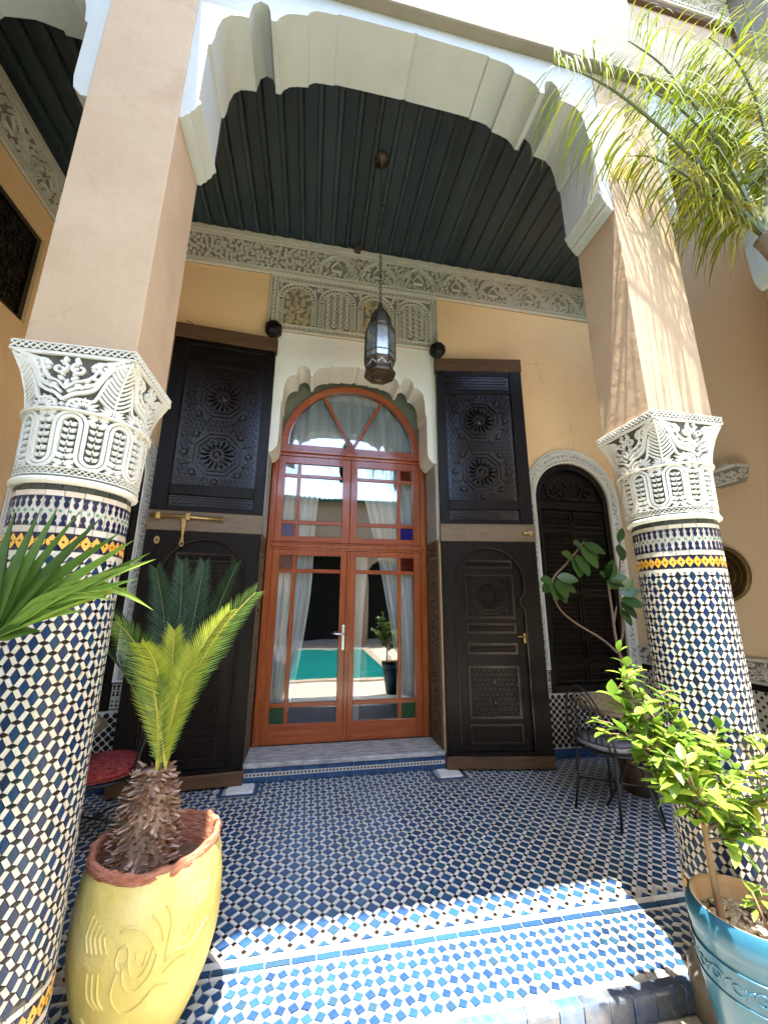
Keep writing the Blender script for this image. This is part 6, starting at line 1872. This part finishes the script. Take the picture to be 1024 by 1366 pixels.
feather([PB_, (1.50, -2.60, 3.58), (1.28, -2.58, 3.87), (1.05, -2.57, 4.08), (0.85, -2.57, 4.16), (0.66, -2.58, 4.15)], 66, 0.60, 'palm_leaf', 1, 1.0)
feather([PB_, (1.66, -2.58, 3.75), (1.58, -2.55, 4.20), (1.42, -2.54, 4.50), (1.22, -2.54, 4.62)], 70, 0.56, 'palm_leaf', 2, 0.9)
feather([PB_, (1.86, -2.62, 3.80), (1.98, -2.62, 4.30), (2.02, -2.64, 4.75), (1.98, -2.66, 5.05)], 64, 0.52, 'palm_leaf_yellow', 3, 0.6)
feather([PB_, (1.80, -2.66, 3.70), (1.80, -2.68, 4.05), (1.70, -2.70, 4.32), (1.55, -2.70, 4.45)], 56, 0.46, 'palm_leaf', 4, 0.8)
feather([PB_, (2.0, -2.75, 3.6), (2.3, -2.85, 3.85), (2.6, -2.95, 3.85)], 44, 0.42, 'palm_leaf', 5, 1.0)
feather([PB_, (1.60, -2.55, 3.50), (1.46, -2.50, 3.74), (1.30, -2.47, 3.86), (1.16, -2.46, 3.84)], 56, 0.46, 'palm_leaf_yellow', 6, 1.1)
feather([PB_, (1.72, -2.56, 3.70), (1.66, -2.52, 4.05), (1.50, -2.50, 4.28), (1.32, -2.49, 4.36)], 60, 0.52, 'palm_leaf', 9, 0.9)
feather([PB_, (1.58, -2.58, 3.42), (1.48, -2.54, 3.55), (1.40, -2.52, 3.52)], 24, 0.34, 'palm_leaf_yellow', 7, 1.3)
feather([PB_, (1.78, -2.56, 3.60), (1.84, -2.52, 4.0), (1.80, -2.50, 4.35), (1.66, -2.49, 4.6)], 60, 0.5, 'palm_leaf', 8, 0.8)

# ------------------------------------------------------------------ rubber plant behind the right column
rp_ = thing('rubber_plant', 'leggy rubber plant with dark oval leaves in front of the arched niche', 'plant', (2.22, -0.75, 0))
b = MB(); b.lathe([(0.0, 0.0), (0.11, 0.0), (0.15, 0.25), (0.165, 0.30), (0.15, 0.30), (0.14, 0.26), (0.0, 0.26)], 28, (2.24, -0.72, 0.002)); b.build('pot', 'brass_inlay', rp_, smooth=True)
ST = [[(2.24, -0.72, 0.25), (2.22, -0.74, 0.70), (2.19, -0.75, 1.00), (2.165, -0.75, 1.15), (2.17, -0.74, 1.45), (2.165, -0.74, 1.68)],
      [(2.185, -0.75, 1.04), (2.02, -0.76, 1.17), (1.80, -0.77, 1.29), (1.66, -0.78, 1.39), (1.60, -0.78, 1.49)],
      [(1.60, -0.78, 1.49), (1.60, -0.78, 1.66), (1.74, -0.77, 1.79), (1.88, -0.76, 1.92), (1.97, -0.75, 2.01)],
      [(2.175, -0.75, 1.10), (2.245, -0.74, 1.20), (2.27, -0.73, 1.38), (2.29, -0.72, 1.60), (2.36, -0.70, 1.86), (2.40, -0.68, 2.06)],
      [(2.168, -0.75, 1.31), (2.20, -0.74, 1.38), (2.22, -0.74, 1.44)]]
b = MB()
for i, s_ in enumerate(ST):
    q = spline(s_, 5); b.tube(q, [(0.017 if i == 0 else 0.0105) * (1 - 0.45 * k / (len(q) - 1)) for k in range(len(q))], 7)
b.build('stem', 'rubber_stem', rp_, smooth=True)
LV = [((1.60, -0.78, 1.64), (-0.9, -0.2, 0.15), 0.17), ((1.64, -0.78, 1.68), (0.9, -0.3, -0.1), 0.20), ((1.63, -0.79, 1.66), (0.1, -0.5, -1), 0.20), ((1.62, -0.79, 1.66), (0.5, -0.4, -1), 0.19), ((1.60, -0.78, 1.64), (-0.15, -0.4, -1), 0.19), ((1.58, -0.78, 1.62), (-0.8, -0.3, -0.4), 0.16),
      ((1.66, -0.79, 1.64), (0.9, -0.4, -0.7), 0.17), ((1.62, -0.79, 1.58), (0.3, -0.6, -1), 0.16),
      ((1.93, -0.76, 1.97), (-0.6, -0.2, 0.1), 0.14), ((1.83, -0.77, 1.85), (-0.9, -0.3, 0.25), 0.19), ((1.86, -0.77, 1.88), (0.15, -0.5, -1), 0.24), ((1.92, -0.76, 1.96), (0.45, -0.4, -1), 0.26), ((1.96, -0.75, 1.99), (0.8, -0.4, -0.5), 0.22), ((1.85, -0.77, 1.86), (-0.2, -0.4, -1), 0.22), ((1.96, -0.75, 1.99), (0.6, -0.2, -0.75), 0.20),
      ((2.165, -0.74, 1.66), (-0.6, -0.5, 0.2), 0.17), ((2.165, -0.74, 1.68), (0.8, -0.5, 0.1), 0.18), ((2.165, -0.74, 1.66), (-0.2, -0.7, 0.6), 0.20), ((2.165, -0.74, 1.66), (0.1, -0.6, 0.9), 0.20), ((2.165, -0.74, 1.64), (0.3, -0.8, -0.2), 0.17), ((2.165, -0.74, 1.66), (-0.8, -0.4, 0.5), 0.18), ((2.165, -0.74, 1.70), (0.2, -0.4, 1.0), 0.19), ((2.165, -0.74, 1.60), (0.5, -0.6, 0.4), 0.15),
      ((2.28, -0.73, 1.55), (0.9, -0.3, 0.2), 0.20), ((2.28, -0.73, 1.50), (0.9, -0.4, -0.25), 0.22), ((2.28, -0.73, 1.48), (0.5, -0.5, -0.9), 0.20), ((2.27, -0.73, 1.42), (0.1, -0.5, -0.9), 0.18), ((2.38, -0.69, 2.0), (-0.3, -0.4, -0.9), 0.20), ((2.38, -0.69, 2.02), (0.1, -0.3, 0.9), 0.17), ((2.30, -0.72, 1.58), (0.5, -0.5, 0.7), 0.18)]
for p, d, L in LV:
    b = MB(); leaf_shape(b, p, d, (0.1, -0.9, 0.4), L * 0.86, L * 0.27, 0.06, 0.12, 6, (0.06, 0.66, 0.95, 1.0, 0.88, 0.6, 0.08)); b.build('leaf', 'rubber_leaf', rp_, smooth=True, recalc=False)

# ------------------------------------------------------------------ garden chairs and mosaic tables
def chair(loc, rz, m_cush, label, pad_h=0.06):
    t = thing('garden_chair', label, 'chair', (loc[0], loc[1], 0.0), 'wrought iron chairs')
    c, s_ = cos(rz), sin(rz)
    def X(x, y, z): return (loc[0] + x * c - y * s_, loc[1] + x * s_ + y * c, z)
    for lx, ly, bx, by in ((0.17, 0.17, 0.20, 0.20), (0.17, -0.17, 0.20, -0.20), (-0.16, 0.16, -0.20, 0.18), (-0.16, -0.16, -0.20, -0.18)):
        b = MB(); b.tube([X(lx, ly, 0.43), X(lx * 1.02, ly * 1.02, 0.2), X(bx, by, 0.003)], 0.009, 6); b.build('leg', 'iron', t, smooth=True)
    b = MB(); b.tube([X(0.20 * cos(a), 0.20 * sin(a), 0.43) for a in [2 * pi * i / 24 for i in range(25)]], 0.010, 6, cap=False)
    b.build('seat_frame', 'iron', t, smooth=True)
    b = MB(); b.tube([X(0.17, 0.17, 0.2), X(-0.16, -0.16, 0.2)], 0.006, 5); b.tube([X(0.17, -0.17, 0.2), X(-0.16, 0.16, 0.2)], 0.006, 5)
    b.build('cross_brace', 'iron', t, smooth=True)
    b = MB()
    for off in (0.0, 0.045, 0.09):
        w = 0.19 - off
        if w > 0.02: b.tube([X(-0.16 - 0.05 * sin(pi * i / 16), 0, 0) if False else X(-0.17 - 0.10 * (sin(pi * i / 16) * (0.40 - off)) / 0.4, w * cos(pi * i / 16), 0.43 + (0.44 - off) * sin(pi * i / 16)) for i in range(17)], 0.008 if off == 0 else 0.006, 6)
    for yy in (-0.06, 0.0, 0.06): b.tube([X(-0.19, yy, 0.44), X(-0.215, yy, 0.6), X(-0.255, yy * 0.8, 0.78)], 0.005, 5)
    b.build('backrest', 'iron', t, smooth=True)
    if m_cush:
        b = MB()
        prof = [(0.0, 0.0), (0.17, 0.0), (0.20, 0.012), (0.212, 0.03), (0.205, 0.047), (0.17, pad_h), (0.0, pad_h + 0.008)]
        b.lathe(prof, 32, (0, 0, 0), lambda a, z: 1 + 0.05 * abs(sin(2 * a)) ** 2)
        b.v = [X(u, v, w + 0.441) for u, v, w in b.v]
        cu = thing('seat_cushion', ('red' if 'red' in m_cush else 'grey') + ' patterned cushion on the iron chair ' + ('behind the yellow planter' if 'red' in m_cush else 'beside the mosaic table'), 'cushion', X(0, 0, 0.44))
        b.build('pad', m_cush, cu, smooth=True)
        b = MB()
        for zz in (0.012, 0.05): b.tube([X(0.207 * (1 + 0.05 * abs(sin(2 * a)) ** 2) * cos(a), 0.207 * (1 + 0.05 * abs(sin(2 * a)) ** 2) * sin(a), 0.441 + zz) for a in [2 * pi * i / 32 for i in range(33)]], 0.004, 5, cap=False)
        b.build('piping', 'iron' if 'grey' in m_cush else m_cush, cu, smooth=True)
    return t
def table(loc, R_, zt, label):
    t = thing('mosaic_table', label, 'table', (loc[0], loc[1], 0), 'round mosaic tables')
    b = MB(); b.lathe([(0.0, zt - 0.028), (R_ - 0.01, zt - 0.028), (R_, zt - 0.02), (R_, zt - 0.004), (R_ - 0.006, zt), (R_ - 0.03, zt - 0.001), (0, zt - 0.001)], 56, (loc[0], loc[1], 0)); b.build('top', 'table_edge', t, smooth=False)
    b = MB()
    rr_ = R_ - 0.035
    for ring_ in range(14):
        r1 = rr_ * (14 - ring_) / 14; r0 = rr_ * (13 - ring_) / 14
        n_ = max(6, int(2 * pi * r1 / (rr_ / 14 * 1.15)))
        for k in range(n_):
            a0, a1 = 2 * pi * (k + 0.04) / n_, 2 * pi * (k + 0.96) / n_
            b.ngon([(loc[0] + q * cos(a), loc[1] + q * sin(a)) for q, a in ((r0 + 0.0012, a0), (r1 - 0.0012, a0), (r1 - 0.0012, a1), (r0 + 0.0012, a1))], lambda u, v, h: (u, v, zt - 0.001 + h), 0, 0.0025, 0.95)
    tag(b.build('mosaic', 'table_mosaic', t), kind='stuff')
    for k in range(3):
        a = 2 * pi * k / 3 + 0.4
        b = MB(); b.tube(spline([(loc[0] + 0.05 * cos(a), loc[1] + 0.05 * sin(a), zt - 0.03), (loc[0] + 0.10 * cos(a), loc[1] + 0.10 * sin(a), zt - 0.25), (loc[0] + 0.06 * cos(a), loc[1] + 0.06 * sin(a), zt - 0.42), (loc[0] + 0.22 * cos(a), loc[1] + 0.22 * sin(a), 0.004)], 5), 0.010, 6); b.build('leg', 'iron', t, smooth=True)
    b = MB(); b.tube([(loc[0] + 0.085 * cos(a), loc[1] + 0.085 * sin(a), zt - 0.4) for a in [2 * pi * i / 20 for i in range(21)]], 0.007, 5, cap=False); b.build('leg_ring', 'iron', t)
    return t
chair((1.80, -0.98), radians(12), 'grey_cushion', 'black iron garden chair with a grey cushion beside the niche')
table((1.985, -1.00), 0.37, 0.72, 'round mosaic table behind the right tiled column')
chair((-1.64, -0.86), radians(200), 'red_cushion', 'black iron garden chair with a red cushion behind the yellow planter')
table((-2.02, -0.90), 0.37, 0.70, 'round mosaic table mostly hidden by the left tiled column')
